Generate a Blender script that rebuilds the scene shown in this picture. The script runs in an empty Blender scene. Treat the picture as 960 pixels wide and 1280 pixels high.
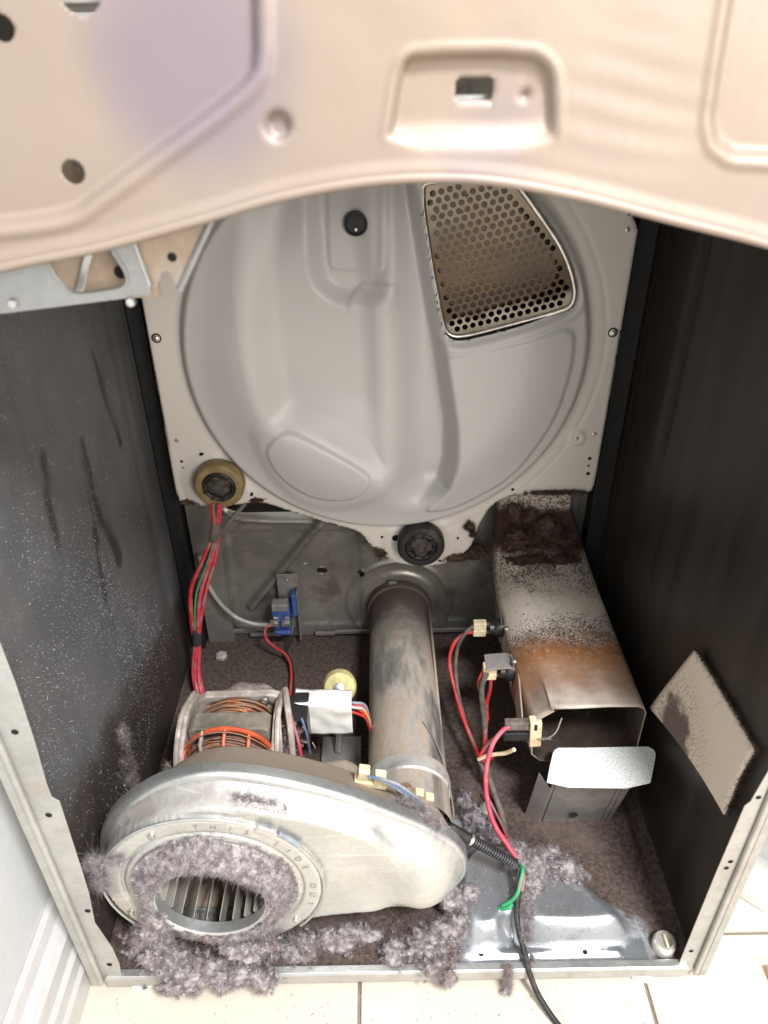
import bpy, bmesh, math, random
import numpy as np
from mathutils import Matrix, Vector, Euler

S = bpy.context.scene
C = S.collection
rng = np.random.default_rng(7)
random.seed(7)

# ------------------------------------------------------------------ camera
cam_data = bpy.data.cameras.new('camera')
cam = bpy.data.objects.new('camera', cam_data)
C.objects.link(cam)
cam_data.sensor_fit = 'VERTICAL'
cam_data.sensor_height = 24.0
cam_data.lens = 947.64 / 1280 * 24.0
cam_data.clip_start = 0.01
cam_data.clip_end = 60
_p, _y, _r = 0.5787, 0.0063, -0.0118
_f = Vector((math.sin(_y) * math.cos(_p), math.cos(_y) * math.cos(_p), -math.sin(_p)))
_rt = _f.cross(Vector((0, 0, 1))).normalized()
_up = _rt.cross(_f)
_c, _s = math.cos(_r), math.sin(_r)
_rt, _up = _c * _rt + _s * _up, -_s * _rt + _c * _up
M3 = Matrix((_rt, _up, -_f)).transposed()
cam.matrix_world = Matrix.Translation((-0.0125, -0.4483, 0.9237)) @ M3.to_4x4()
cam_data.dof.use_dof = True
cam_data.dof.focus_distance = 0.95
cam_data.dof.aperture_fstop = 4.6
S.camera = cam

# ------------------------------------------------------------------ world and lamps
W = bpy.data.worlds.new('World')
S.world = W
W.use_nodes = True
wn = W.node_tree
bgn = wn.nodes['Background']
bgn.inputs['Color'].default_value = (1.0, 0.95, 0.90, 1)
bgn.inputs['Strength'].default_value = 0.58


def area(name, loc, target, size, power, col):
    l = bpy.data.lights.new(name, 'AREA')
    l.shape = 'DISK'
    l.size = size
    l.energy = power
    l.color = col
    o = bpy.data.objects.new(name, l)
    C.objects.link(o)
    o.location = loc
    d = Vector(target) - Vector(loc)
    o.rotation_euler = d.to_track_quat('-Z', 'Y').to_euler()
    return o


area('window_daylight', (0.60, -0.95, 2.15), (-0.02, 0.1, 0.05), 0.40, 74, (0.95, 0.97, 1.0))
area('bulkhead_fill', (0.95, -1.65, 1.2), (0, 0.4, 0.5), 1.0, 34, (1.0, 0.93, 0.86))  # added fill disc without a real source, brightens the bulkhead and its relief

S.view_settings.view_transform = 'Standard'
S.view_settings.look = 'None'
S.view_settings.exposure = 0.1
S.view_settings.gamma = 1.0
S.view_settings.use_curve_mapping = False
S.cycles.max_bounces = 8
S.cycles.caustics_reflective = False
S.cycles.caustics_refractive = False
S.cycles.use_denoising = True


# ------------------------------------------------------------------ material helpers
class NT:
    def __init__(s, name):
        s.m = bpy.data.materials.new(name)
        s.m.use_nodes = True
        s.t = s.m.node_tree
        s.b = s.t.nodes['Principled BSDF']
        s.tc = s.t.nodes.new('ShaderNodeTexCoord')
        s.co = s.tc.outputs['Object']
        s.xyz = None

    def sep(s, k):
        if s.xyz is None:
            s.xyz = s.t.nodes.new('ShaderNodeSeparateXYZ')
            s.t.links.new(s.co, s.xyz.inputs[0])
        return s.xyz.outputs[k]

    def plug(s, sock, v):
        if isinstance(v, bpy.types.NodeSocket):
            s.t.links.new(v, sock)
        else:
            sock.default_value = v

    def stretch(s, sc):
        n = s.t.nodes.new('ShaderNodeMapping')
        s.t.links.new(s.co, n.inputs[0])
        n.inputs['Scale'].default_value = sc
        return n.outputs[0]

    def noise(s, scale, detail=4, rough=0.55, co=None):
        n = s.t.nodes.new('ShaderNodeTexNoise')
        s.t.links.new(co or s.co, n.inputs['Vector'])
        n.inputs['Scale'].default_value = scale
        n.inputs['Detail'].default_value = detail
        n.inputs['Roughness'].default_value = rough
        return n.outputs['Fac']

    def voro(s, scale, out='Color', co=None):
        n = s.t.nodes.new('ShaderNodeTexVoronoi')
        s.t.links.new(co or s.co, n.inputs['Vector'])
        n.inputs['Scale'].default_value = scale
        return n.outputs[out]

    def ramp(s, v, a, b, lo=0.0, hi=1.0):
        n = s.t.nodes.new('ShaderNodeMapRange')
        n.interpolation_type = 'SMOOTHSTEP'
        s.plug(n.inputs[0], v)
        n.inputs[1].default_value = a
        n.inputs[2].default_value = b
        n.inputs[3].default_value = lo
        n.inputs[4].default_value = hi
        return n.outputs[0]

    def math(s, op, a, b=0.0):
        n = s.t.nodes.new('ShaderNodeMath')
        n.operation = op
        s.plug(n.inputs[0], a)
        s.plug(n.inputs[1], b)
        return n.outputs[0]

    def mix(s, f, a, b):
        n = s.t.nodes.new('ShaderNodeMix')
        n.data_type = 'RGBA'
        s.plug(n.inputs[0], f)
        for k, v in ((6, a), (7, b)):
            if isinstance(v, tuple) and len(v) == 3:
                v = (*v, 1)
            s.plug(n.inputs[k], v)
        return n.outputs[2]

    def mixf(s, f, a, b):
        n = s.t.nodes.new('ShaderNodeMix')
        s.plug(n.inputs[0], f)
        s.plug(n.inputs[2], a)
        s.plug(n.inputs[3], b)
        return n.outputs[0]

    def bump(s, h, strength=0.3, dist=0.001):
        n = s.t.nodes.new('ShaderNodeBump')
        n.inputs['Strength'].default_value = strength
        n.inputs['Distance'].default_value = dist
        s.plug(n.inputs['Height'], h)
        s.t.links.new(n.outputs[0], s.b.inputs['Normal'])

    def out(s, col=None, rough=None, metal=None, spec=None):
        for k, v in (('Base Color', col), ('Roughness', rough), ('Metallic', metal), ('Specular IOR Level', spec)):
            if v is not None:
                if isinstance(v, tuple) and len(v) == 3:
                    v = (*v, 1)
                s.plug(s.b.inputs[k], v)
        return s.m


def plain(name, col, rough=0.5, metal=0.0, var=0.25, scale=60, bump=0.12, bscale=300, dust=0.0, dustcol=(0.16, 0.13, 0.115)):
    n = NT(name)
    a = n.ramp(n.noise(scale, 5), 0.25, 0.75)
    c = n.mix(a, tuple(x * (1 - var) for x in col), tuple(min(1, x * (1 + var)) for x in col))
    r = n.mixf(n.noise(scale * 2.3, 3), max(0.05, rough - 0.1), min(1, rough + 0.12))
    m = metal
    if dust:
        d = n.math('MULTIPLY', n.ramp(n.noise(38, 6, 0.65), 0.62 - dust * 0.5, 0.86 - dust * 0.5), 0.85)
        c = n.mix(d, c, dustcol)
        r = n.mixf(d, r, 0.95)
        if metal:
            m = n.mixf(d, metal, 0.0)
    n.bump(n.noise(bscale, 3), bump)
    return n.out(c, r, m)


def galvanised(name, tone=(0.62, 0.63, 0.62), rough=0.36, dust=0.0, dustcol=(0.42, 0.34, 0.26), metal=0.85, dscale=14, film=False):
    n = NT(name)
    v = n.voro(210)
    sv = n.t.nodes.new('ShaderNodeSeparateColor')
    n.t.links.new(v, sv.inputs[0])
    sp = sv.outputs[0]
    f = n.math('ADD', n.math('MULTIPLY', sp, 0.12), n.math('MULTIPLY', n.noise(11, 5), 0.88))
    c = n.mix(n.ramp(f, 0.2, 0.8), tuple(x * 0.78 for x in tone), tuple(min(1, x * 1.14) for x in tone))
    r = n.mixf(f, rough - 0.07, rough + 0.14)
    m = metal
    if dust:
        d = n.ramp(n.noise(dscale, 7, 0.62), 0.78 - dust * 0.6, 0.98 - dust * 0.55)
        c = n.mix(d, c, n.mix(n.noise(160, 4), tuple(x * 0.7 for x in dustcol), dustcol))
        r = n.mixf(d, r, 0.92)
        m = n.mixf(d, metal, 0.05)
    if film:
        # settled brown film, thickest on the upper left of the scroll
        g_ = n.math('MULTIPLY', n.ramp(n.sep(0), 0.0, -0.24), n.ramp(n.noise(22, 6, 0.65), 0.28, 0.60))
        g_ = n.math('MULTIPLY', n.math('MULTIPLY', g_, n.ramp(n.sep(1), 0.026, 0.036)), 0.8)
        c = n.mix(g_, c, (0.20, 0.165, 0.14))
        r = n.mixf(g_, r, 0.85)
        m = n.mixf(g_, m, 0.1)
        hs = n.ramp(n.noise(1.0, 3, 0.5, n.stretch((9, 9, 240))), 0.60, 0.70, 0.0, 0.25)
        c = n.mix(hs, c, tuple(min(1, x * 1.35) for x in tone))
    n.bump(n.math('ADD', n.noise(260, 4), n.math('MULTIPLY', n.noise(25, 2), 1.5)), 0.10, 0.0012)
    return n.out(c, r, m)


MAT = {}


def zz_s(n):
    return n.math('ADD', n.math('SUBTRACT', n.sep(2), n.math('MULTIPLY', n.sep(0), 0.18)), n.math('ADD', 0.025, n.math('MULTIPLY', n.math('SUBTRACT', n.noise(30, 4), 0.5), 0.05)))



def mats():
    # left cabinet wall: black enamel under grey lint specks, wiped in places
    n = NT('black_enamel_with_lint_specks')
    sp1 = n.ramp(n.noise(1500, 2, 0.6), 0.56, 0.68)
    sp2 = n.ramp(n.noise(800, 3, 0.7), 0.58, 0.70)
    big = n.ramp(n.noise(9, 5, 0.6), 0.32, 0.66)
    low = n.ramp(n.sep(2), 0.10, 0.24)
    film = n.ramp(n.noise(5, 4), 0.2, 0.8)
    wipe = None
    for (y0, z0, y1, z1, w0) in ((0.309, 0.526, 0.303, 0.430, 0.010), (0.303, 0.455, 0.331, 0.352, 0.013), (0.283, 0.425, 0.262, 0.340, 0.009), (0.212, 0.560, 0.188, 0.470, 0.014), (0.40, 0.60, 0.42, 0.47, 0.008)):
        # distance to a wiped stroke, its edge broken by noise
        ey, ez = y1 - y0, z1 - z0
        l2 = ey * ey + ez * ez
        t = n.math('ADD', n.math('MULTIPLY', n.math('SUBTRACT', n.sep(1), y0), ey / l2), n.math('MULTIPLY', n.math('SUBTRACT', n.sep(2), z0), ez / l2))
        t = n.math('MINIMUM', n.math('MAXIMUM', t, 0.0), 1.0)
        dy = n.math('SUBTRACT', n.math('SUBTRACT', n.sep(1), y0), n.math('MULTIPLY', t, ey))
        dz = n.math('SUBTRACT', n.math('SUBTRACT', n.sep(2), z0), n.math('MULTIPLY', t, ez))
        d = n.math('SQRT', n.math('ADD', n.math('MULTIPLY', dy, dy), n.math('MULTIPLY', dz, dz)))
        d = n.math('ADD', d, n.math('MULTIPLY', n.math('SUBTRACT', n.noise(1.0, 4, 0.6, n.stretch((1, 70, 12))), 0.5), 0.036))
        k = n.ramp(d, w0 * 1.3, w0 * 0.1)
        wipe = k if wipe is None else n.math('MAXIMUM', wipe, k)
    keep = n.math('SUBTRACT', 1.0, n.math('MULTIPLY', wipe, 0.9))
    f = n.math('MULTIPLY', n.math('MAXIMUM', sp1, n.math('MULTIPLY', sp2, 0.8)), n.math('ADD', n.math('MULTIPLY', big, 0.75), 0.12))
    front = n.ramp(n.sep(1), 0.50, 0.36, 0.12, 1.0)
    f = n.math('MULTIPLY', n.math('MULTIPLY', f, keep), n.math('MULTIPLY', n.mixf(low, 0.35, 1.0), front))
    base = n.mix(film, (0.062, 0.064, 0.067), (0.150, 0.150, 0.150))
    st = n.ramp(n.noise(1.0, 5, 0.6, n.stretch((1, 38, 3))), 0.45, 0.75, 0.0, 0.32)
    base = n.mix(st, base, (0.040, 0.041, 0.043))
    base = n.mix(n.math('MULTIPLY', wipe, 0.85), base, (0.020, 0.020, 0.021))
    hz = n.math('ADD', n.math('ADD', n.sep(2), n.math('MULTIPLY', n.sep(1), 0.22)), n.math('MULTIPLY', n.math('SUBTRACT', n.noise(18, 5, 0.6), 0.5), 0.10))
    base = n.mix(n.ramp(hz, 0.27, 0.215), base, n.mix(n.noise(70, 5), (0.030, 0.022, 0.018), (0.075, 0.056, 0.047)))  # brown grime plus the cast shadow of blower and motor, painted below a slope
    n.bump(f, 0.9, 0.0012)
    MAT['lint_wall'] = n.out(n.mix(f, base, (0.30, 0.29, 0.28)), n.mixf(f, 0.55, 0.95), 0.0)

    n = NT('black_enamel')
    band = n.noise(1.0, 3, 0.5, n.stretch((1, 26, 0.5)))
    film = n.noise(11, 5)
    sp = n.math('MULTIPLY', n.ramp(n.noise(520, 2), 0.70, 0.76), n.ramp(n.noise(12, 4), 0.45, 0.7))
    c = n.mix(n.ramp(band, 0.35, 0.65), (0.012, 0.010, 0.009), (0.030, 0.025, 0.021))
    c = n.mix(n.math('MULTIPLY', n.ramp(film, 0.4, 0.8), 0.6), c, (0.036, 0.030, 0.026))
    c = n.mix(n.math('MULTIPLY', sp, 0.7), c, (0.34, 0.31, 0.28))
    n.bump(sp, 0.6, 0.001)
    MAT['black_wall'] = n.out(c, n.mixf(film, 0.30, 0.55), 0.0, 0.35)

    MAT['black_gap'] = plain('black_rubber_seal', (0.010, 0.010, 0.011), 0.6)
    MAT['outer_white'] = plain('white_enamel', (0.78, 0.78, 0.76), 0.35, bump=0.03, var=0.03)
    # bulkhead enamel
    n = NT('grey_white_enamel')
    a = n.noise(6, 4)
    rx = n.math('POWER', n.math('ADD', n.sep(0), 0.002), 2.0)
    rz = n.math('POWER', n.math('SUBTRACT', n.sep(2), 0.550), 2.0)
    ins = n.ramp(n.math('SQRT', n.math('ADD', rx, rz)), 0.270, 0.264)
    c = n.mix(ins, n.mix(a, (0.62, 0.585, 0.545), (0.68, 0.645, 0.605)), n.mix(a, (0.475, 0.465, 0.46), (0.535, 0.525, 0.52)))
    scf = n.ramp(n.noise(1.0, 4, 0.6, n.stretch((60, 60, 5))), 0.66, 0.74, 0.0, 0.16)
    c = n.mix(scf, c, (0.36, 0.34, 0.33))
    d = n.ramp(n.noise(60, 6, 0.7), 0.60, 0.80)
    low = n.ramp(n.sep(2), 0.36, 0.25)
    c = n.mix(n.math('MULTIPLY', d, n.mixf(low, 0.0, 0.6)), c, (0.14, 0.10, 0.085))
    n.bump(n.noise(500, 2), 0.035)
    MAT['enamel'] = n.out(c, n.mixf(n.noise(20, 4), 0.36, 0.46), 0.0)
    # pressed zinc coated front rail, creamy
    n = NT('cream_zinc_coated_steel')
    a = n.ramp(n.noise(7, 4), 0.3, 0.7)
    st = n.noise(1.0, 4, 0.6, n.stretch((260, 1, 12)))
    c = n.mix(a, (0.265, 0.21, 0.16), (0.255, 0.205, 0.17))
    lx = n.math('POWER', n.math('MULTIPLY', n.math('ADD', n.sep(0), 0.098), 21.0), 2.0)
    lz = n.math('POWER', n.math('MULTIPLY', n.math('SUBTRACT', n.sep(2), 0.900), 21.0), 2.0)
    lav = n.ramp(n.math('ADD', n.math('ADD', lx, lz), n.math('MULTIPLY', n.math('SUBTRACT', n.noise(9, 2), 0.5), 2.0)), 2.0, 0.0)
    lav = n.math('MAXIMUM', lav, n.ramp(n.noise(10, 2), 0.58, 0.78, 0.0, 0.55))
    c = n.mix(lav, c, (0.185, 0.15, 0.17))
    c = n.mix(n.ramp(st, 0.3, 0.8, 0.0, 0.10), c, (0.21, 0.16, 0.125))
    n.bump(n.math('ADD', n.noise(14, 3), n.math('MULTIPLY', n.noise(300, 3), 0.1)), 0.25, 0.004)
    MAT['cream_zinc'] = n.out(c, n.mixf(st, 0.42, 0.60), 0.25)

    MAT['galv'] = galvanised('galvanised_steel')
    MAT['galv_blue'] = galvanised('bright_galvanised_steel', (0.64, 0.65, 0.63), 0.38, dust=0.56, dustcol=(0.46, 0.395, 0.315), dscale=6, film=True)
    MAT['galv_dusty'] = galvanised('dusty_galvanised_steel', (0.56, 0.53, 0.48), 0.40, dust=0.95, dustcol=(0.44, 0.345, 0.265))
    MAT['galv_dark'] = galvanised('grimy_galvanised_back', (0.34, 0.33, 0.30), 0.30, dust=0.55, dustcol=(0.13, 0.105, 0.085), metal=0.6)
    MAT['galv_mid'] = galvanised('dull_galvanised_steel', (0.38, 0.37, 0.355), 0.42, dust=0.55, dustcol=(0.20, 0.155, 0.13), metal=0.7)
    MAT['zinc'] = plain('zinc_plated_screw', (0.62, 0.60, 0.56), 0.3, 0.9)
    MAT['dark_hole'] = plain('unlit_cavity', (0.006, 0.005, 0.005), 0.9)
    MAT['flange'] = galvanised('painted_front_flange', (0.42, 0.415, 0.39), 0.42, dust=0.45, dustcol=(0.36, 0.315, 0.26), metal=0.35)

    # base pan: brown dust everywhere, bare zinc on the bulge at the front
    n = NT('base_pan_zinc_under_brown_dust')
    v = n.noise(18, 5)
    zinc = n.mix(v, (0.40, 0.43, 0.46), (0.56, 0.59, 0.63))
    dirt = n.mix(n.ramp(n.noise(150, 6, 0.7), 0.3, 0.7), (0.034, 0.023, 0.019), (0.125, 0.088, 0.072))
    dirt = n.mix(n.ramp(n.noise(9, 5, 0.6), 0.48, 0.72, 0.0, 0.7), dirt, (0.125, 0.092, 0.076))
    dirt = n.mix(n.ramp(n.noise(1.0, 4, 0.6, n.stretch((6, 45, 1))), 0.62, 0.75, 0.0, 0.6), dirt, (0.020, 0.014, 0.012))
    e = n.math('ADD', n.math('MULTIPLY', n.sep(0), 0.70), n.sep(1))
    edge = n.math('ADD', e, n.math('MULTIPLY', n.math('SUBTRACT', n.noise(45, 6, 0.7), 0.5), 0.07))
    f = n.ramp(edge, 0.225, 0.262)
    f2 = n.ramp(n.math('ADD', n.sep(0), n.math('MULTIPLY', n.math('SUBTRACT', n.noise(40, 5), 0.5), 0.06)), 0.10, 0.06)
    f3 = n.ramp(n.math('ADD', n.sep(0), n.math('MULTIPLY', n.math('SUBTRACT', n.noise(60, 5), 0.5), 0.03)), 0.292, 0.305)
    f = n.math('MAXIMUM', n.math('MAXIMUM', f, f2), f3)
    fine = n.ramp(n.noise(240, 5, 0.7), 0.60, 0.8, 0.0, 0.5)
    f = n.math('MAXIMUM', f, fine)
    n.bump(n.math('MULTIPLY', n.noise(330, 5), f), 0.8, 0.0018)
    MAT['base'] = n.out(n.mix(f, zinc, dirt), n.mixf(f, 0.30, 0.95), n.mixf(f, 0.8, 0.0))

    # heater box: cream steel, brown soot specks and a rust band
    n = NT('cream_heater_steel_with_rust_and_soot')
    c = n.mix(n.noise(16, 5), (0.66, 0.585, 0.51), (0.74, 0.67, 0.59))
    y = n.math('ADD', n.sep(1), n.math('MULTIPLY', n.math('SUBTRACT', n.noise(26, 6, 0.65), 0.5), 0.07))
    zed = n.math('ADD', n.sep(2), n.math('MULTIPLY', n.math('SUBTRACT', n.noise(60, 6, 0.7), 0.5), 0.05))
    rust = n.math('MULTIPLY', n.ramp(y, 0.205, 0.305), n.ramp(y, 0.365, 0.310))
    rust = n.math('MULTIPLY', rust, n.ramp(n.noise(110, 6, 0.75), 0.12, 0.50))
    rustc = n.mix(n.noise(90, 5, 0.7), (0.15, 0.052, 0.016), (0.38, 0.17, 0.06))
    grime = n.math('MULTIPLY', n.ramp(y, 0.33, 0.25), n.ramp(n.noise(25, 5), 0.25, 0.7))
    spk = n.noise(430, 4, 0.72)
    dens = n.math('ADD', n.math('MULTIPLY', n.ramp(n.math('ABSOLUTE', n.math('SUBTRACT', y, 0.345)), 0.07, 0.0), 0.155), n.math('MULTIPLY', n.ramp(y, 0.38, 0.50), 0.15))
    thr = n.math('SUBTRACT', 0.635, dens)
    soot = n.ramp(n.math('SUBTRACT', spk, thr), 0.0, 0.05)
    soot = n.math('MULTIPLY', soot, n.ramp(y, 0.285, 0.325))
    c = n.mix(n.math('MULTIPLY', n.ramp(y, 0.335, 0.27), 0.55), c, (0.27, 0.20, 0.155))
    c = n.mix(n.math('MULTIPLY', grime, 0.75), c, (0.17, 0.125, 0.10))
    c = n.mix(rust, c, rustc)
    c = n.mix(n.math('MULTIPLY', soot, 0.92), c, (0.045, 0.022, 0.014))
    c = n.mix(n.math('MULTIPLY', n.math('MULTIPLY', n.ramp(zed, 0.205, 0.225), n.ramp(zed, 0.305, 0.285)), n.ramp(n.sep(1), 0.49, 0.5)), c, n.mix(n.noise(200, 5), (0.035, 0.017, 0.010), (0.11, 0.06, 0.04)))
    n.bump(n.math('MAXIMUM', soot, n.math('MULTIPLY', n.noise(300, 4), 0.5)), 0.5, 0.001)
    MAT['heater'] = n.out(c, n.mixf(n.math('MAXIMUM', soot, rust), 0.42, 0.95), 0.05)
    MAT['heater_in'] = plain('scorched_heater_inside', (0.036, 0.022, 0.014), 0.8, var=0.7, scale=25, bump=0.5, bscale=140)
    n = NT('white_plate_with_dark_specks')
    spk = n.ramp(n.noise(600, 3, 0.7), 0.53, 0.62)
    n.bump(spk, 0.5)
    MAT['speck_white'] = n.out(n.mix(spk, (0.86, 0.88, 0.86), (0.34, 0.34, 0.31)), 0.7, 0.0)
    n = NT('cream_foam_pad_sooty')
    spk = n.ramp(n.noise(420, 3, 0.7), 0.55, 0.62)
    dy = n.math('POWER', n.math('MULTIPLY', n.math('SUBTRACT', n.sep(1), 0.160), 20.0), 2.0)
    dz = n.math('POWER', n.math('MULTIPLY', n.math('SUBTRACT', n.sep(2), 0.218), 20.0), 2.0)
    w = n.math('ADD', n.math('ADD', dy, dz), n.math('MULTIPLY', n.math('SUBTRACT', n.noise(60, 5), 0.5), 1.2))
    st = n.ramp(w, 0.75, 0.25)
    far = n.ramp(w, 4.0, 0.8)
    n.bump(n.noise(240, 3), 0.3)
    c = n.mix(n.noise(12, 4), (0.60, 0.52, 0.43), (0.66, 0.58, 0.49))
    c = n.mix(n.math('MULTIPLY', spk, far), c, (0.09, 0.06, 0.05))
    MAT['pad'] = n.out(n.mix(n.math('MULTIPLY', st, 0.9), c, (0.075, 0.052, 0.045)), 0.85, 0.0)

    # tube: galvanised, brown dust thick toward the back
    n = NT('exhaust_tube_zinc_under_dust')
    zinc = n.mix(n.noise(20, 5), (0.52, 0.49, 0.44), (0.70, 0.68, 0.63))
    tan = n.mix(n.noise(120, 5), (0.27, 0.21, 0.16), (0.46, 0.375, 0.29))
    brown = n.mix(n.noise(160, 6, 0.7), (0.065, 0.048, 0.040), (0.16, 0.122, 0.105))
    yy = n.math('ADD', n.sep(1), n.math('MULTIPLY', n.math('SUBTRACT', n.noise(12, 6, 0.6), 0.5), 0.26))
    f1 = n.ramp(yy, 0.36, 0.50)
    f0 = n.ramp(n.noise(1.0, 6, 0.6, n.stretch((30, 7, 30))), 0.36, 0.66)
    c = n.mix(f0, zinc, tan)
    c = n.mix(f1, c, brown)
    f = n.math('MAXIMUM', f0, f1)
    n.bump(n.math('MULTIPLY', n.noise(260, 5), f), 0.5, 0.0012)
    MAT['tube'] = n.out(c, n.mixf(f, 0.33, 0.9), n.mixf(f, 0.85, 0.05))

    n = NT('brassy_screen_steel')
    c = n.mix(n.noise(25, 5), (0.25, 0.21, 0.15), (0.50, 0.46, 0.39))
    zz = n.math('ADD', n.sep(2), n.math('MULTIPLY', n.math('SUBTRACT', n.noise(30, 4), 0.5), 0.04))
    br = n.math('MULTIPLY', n.ramp(zz_s(n), 0.606, 0.620), n.ramp(zz, 0.765, 0.66))
    c = n.mix(n.math('MULTIPLY', br, 0.92), c, (0.085, 0.058, 0.040))
    rim = n.ramp(n.noise(9, 4), 0.5, 0.62)
    c = n.mix(n.math('MULTIPLY', rim, 0.22), c, (0.30, 0.17, 0.06))
    MAT['screen'] = n.out(c, 0.42, 0.65)
    n = NT('matted_lint_behind_screen')
    c = n.mix(n.noise(90, 6, 0.7), (0.11, 0.085, 0.068), (0.24, 0.195, 0.16))
    c = n.mix(n.math('MULTIPLY', n.ramp(zz_s(n), 0.675, 0.625), 0.85), c, (0.040, 0.024, 0.016))
    n.bump(n.noise(300, 5), 0.8, 0.002)
    MAT['screen_lint'] = n.out(c, 0.95, 0.0)

    def lint(name, a, b, s=70):
        n = NT(name)
        f = n.ramp(n.noise(s, 6, 0.7), 0.33, 0.68)
        n.bump(n.noise(420, 5), 0.9, 0.002)
        n.b.inputs['Subsurface Weight'].default_value = 0.0
        c = n.mix(f, a, b)
        c = n.mix(n.ramp(n.noise(26, 4, 0.6), 0.52, 0.74, 0.0, 0.65), c, tuple(x * y_ for x, y_ in zip(a, (1.5, 1.25, 1.1))))
        return n.out(c, 1.0, 0.0, 0.1)
    MAT['lint'] = lint('grey_lilac_lint', (0.17, 0.142, 0.142), (0.52, 0.475, 0.485), 130)
    MAT['lint_dark'] = lint('dark_brown_lint', (0.040, 0.025, 0.019), (0.13, 0.088, 0.070))
    MAT['lint_tan'] = lint('tan_brown_lint', (0.13, 0.10, 0.09), (0.33, 0.275, 0.25))
    MAT['speck'] = plain('pale_lint_speck', (0.235, 0.232, 0.23), 0.95)

    MAT['rubber'] = plain('black_rubber', (0.012, 0.012, 0.013), 0.55, dust=0.25, dustcol=(0.10, 0.085, 0.075))
    MAT['roller_tan'] = plain('olive_tan_roller', (0.23, 0.165, 0.075), 0.45, dust=0.15)
    MAT['hub_dirty'] = plain('dirty_roller_hub', (0.055, 0.046, 0.040), 0.85, var=0.6, scale=120, bump=0.8)
    MAT['copper'] = plain('copper_winding', (0.55, 0.22, 0.10), 0.36, 0.85, dust=0.55, dustcol=(0.27, 0.19, 0.145))
    MAT['red_band'] = plain('orange_red_coil_insulation', (0.60, 0.10, 0.035), 0.45)
    MAT['stack'] = plain('steel_lamination', (0.26, 0.235, 0.19), 0.5, 0.5, dust=0.5, dustcol=(0.25, 0.21, 0.17))
    MAT['cast'] = plain('dusty_cast_aluminium', (0.56, 0.50, 0.44), 0.6, 0.2, dust=0.55, dustcol=(0.30, 0.245, 0.21))
    MAT['cover'] = plain('white_plastic_film', (0.78, 0.77, 0.72), 0.45, bump=0.5, bscale=45, var=0.05)
    MAT['beige'] = plain('cream_nylon', (0.66, 0.58, 0.38), 0.45)
    MAT['peach'] = plain('peach_ceramic', (0.74, 0.56, 0.36), 0.55)
    MAT['pulley'] = plain('pale_yellow_nylon', (0.50, 0.44, 0.20), 0.4)
    MAT['bakelite'] = plain('black_bakelite', (0.018, 0.017, 0.018), 0.35)
    MAT['red'] = plain('red_wire', (0.52, 0.035, 0.035), 0.45, dust=0.34, dustcol=(0.26, 0.22, 0.21), scale=90, bump=0.25)
    MAT['pink'] = plain('pinkish_red_wire', (0.58, 0.05, 0.09), 0.45, dust=0.32, dustcol=(0.26, 0.22, 0.21), scale=90, bump=0.25)
    MAT['green'] = plain('green_wire', (0.03, 0.32, 0.13), 0.4, dust=0.20, dustcol=(0.26, 0.22, 0.21), scale=90, bump=0.25)
    MAT['yellow'] = plain('yellow_wire', (0.62, 0.50, 0.05), 0.4)
    MAT['white_wire'] = plain('white_wire', (0.60, 0.57, 0.53), 0.45, dust=0.20, dustcol=(0.26, 0.22, 0.21), scale=90, bump=0.25)
    MAT['grey_wire'] = plain('grey_wire', (0.26, 0.29, 0.33), 0.45, dust=0.20, dustcol=(0.26, 0.22, 0.21), scale=90, bump=0.25)
    MAT['blue_wire'] = plain('grey_blue_wire', (0.14, 0.20, 0.33), 0.45)
    MAT['brown_wire'] = plain('lint_coated_wire', (0.13, 0.105, 0.090), 0.9, var=0.5, bump=0.6)
    MAT['blue'] = plain('blue_plastic', (0.045, 0.10, 0.30), 0.4, dust=0.1)
    MAT['hose'] = plain('clear_grey_hose', (0.34, 0.335, 0.31), 0.3)
    MAT['tile'] = None
    n = NT('cream_glazed_tile')
    c = n.mix(n.noise(5, 5), (0.60, 0.53, 0.43), (0.68, 0.615, 0.52))
    d = n.ramp(n.noise(130, 3, 0.7), 0.70, 0.78)
    sm = n.ramp(n.noise(16, 5), 0.62, 0.8, 0, 0.4)
    c = n.mix(sm, c, (0.42, 0.32, 0.22))
    n.bump(n.noise(60, 3), 0.05)
    MAT['tile'] = n.out(n.mix(d, c, (0.30, 0.24, 0.19)), 0.35, 0.0)
    MAT['grout'] = plain('grey_brown_grout', (0.24, 0.20, 0.16), 0.9, bump=0.6)
    MAT['wall'] = plain('white_wall_paint', (0.56, 0.57, 0.57), 0.6, var=0.03, bump=0.05)
    MAT['skirting'] = plain('white_skirting_gloss', (0.52, 0.51, 0.50), 0.35, var=0.05, dust=0.0, bump=0.04)
    MAT['plastic_grey'] = plain('translucent_grey_plastic', (0.34, 0.34, 0.31), 0.35, var=0.05)
    MAT['tray'] = plain('white_tray_plastic', (0.50, 0.50, 0.48), 0.4, var=0.05)
    MAT['wood'] = plain('pinkish_wood', (0.50, 0.30, 0.20), 0.5, var=0.3, scale=40)
    MAT['pencil'] = plain('faint_pencil', (0.47, 0.37, 0.24), 0.8)
    MAT['stamp'] = plain('stamped_recess', (0.20, 0.17, 0.135), 0.5, 0.5)
    MAT['conduit'] = plain('grey_black_conduit', (0.055, 0.055, 0.058), 0.30, dust=0.3, dustcol=(0.2, 0.18, 0.18))
    MAT['galv_brace'] = galvanised('satin_galvanised_brace', (0.36, 0.37, 0.37), 0.42, metal=0.6)
    MAT['vane'] = galvanised('pale_vane', (0.60, 0.56, 0.49), 0.4, dust=0.4, dustcol=(0.34, 0.27, 0.21), metal=0.4)
    MAT['plug'] = plain('cream_zinc_bolt', (0.62, 0.60, 0.54), 0.3, 0.55)
    MAT['tape'] = plain('black_cloth_tape', (0.03, 0.03, 0.033), 0.7)


mats()


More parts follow.
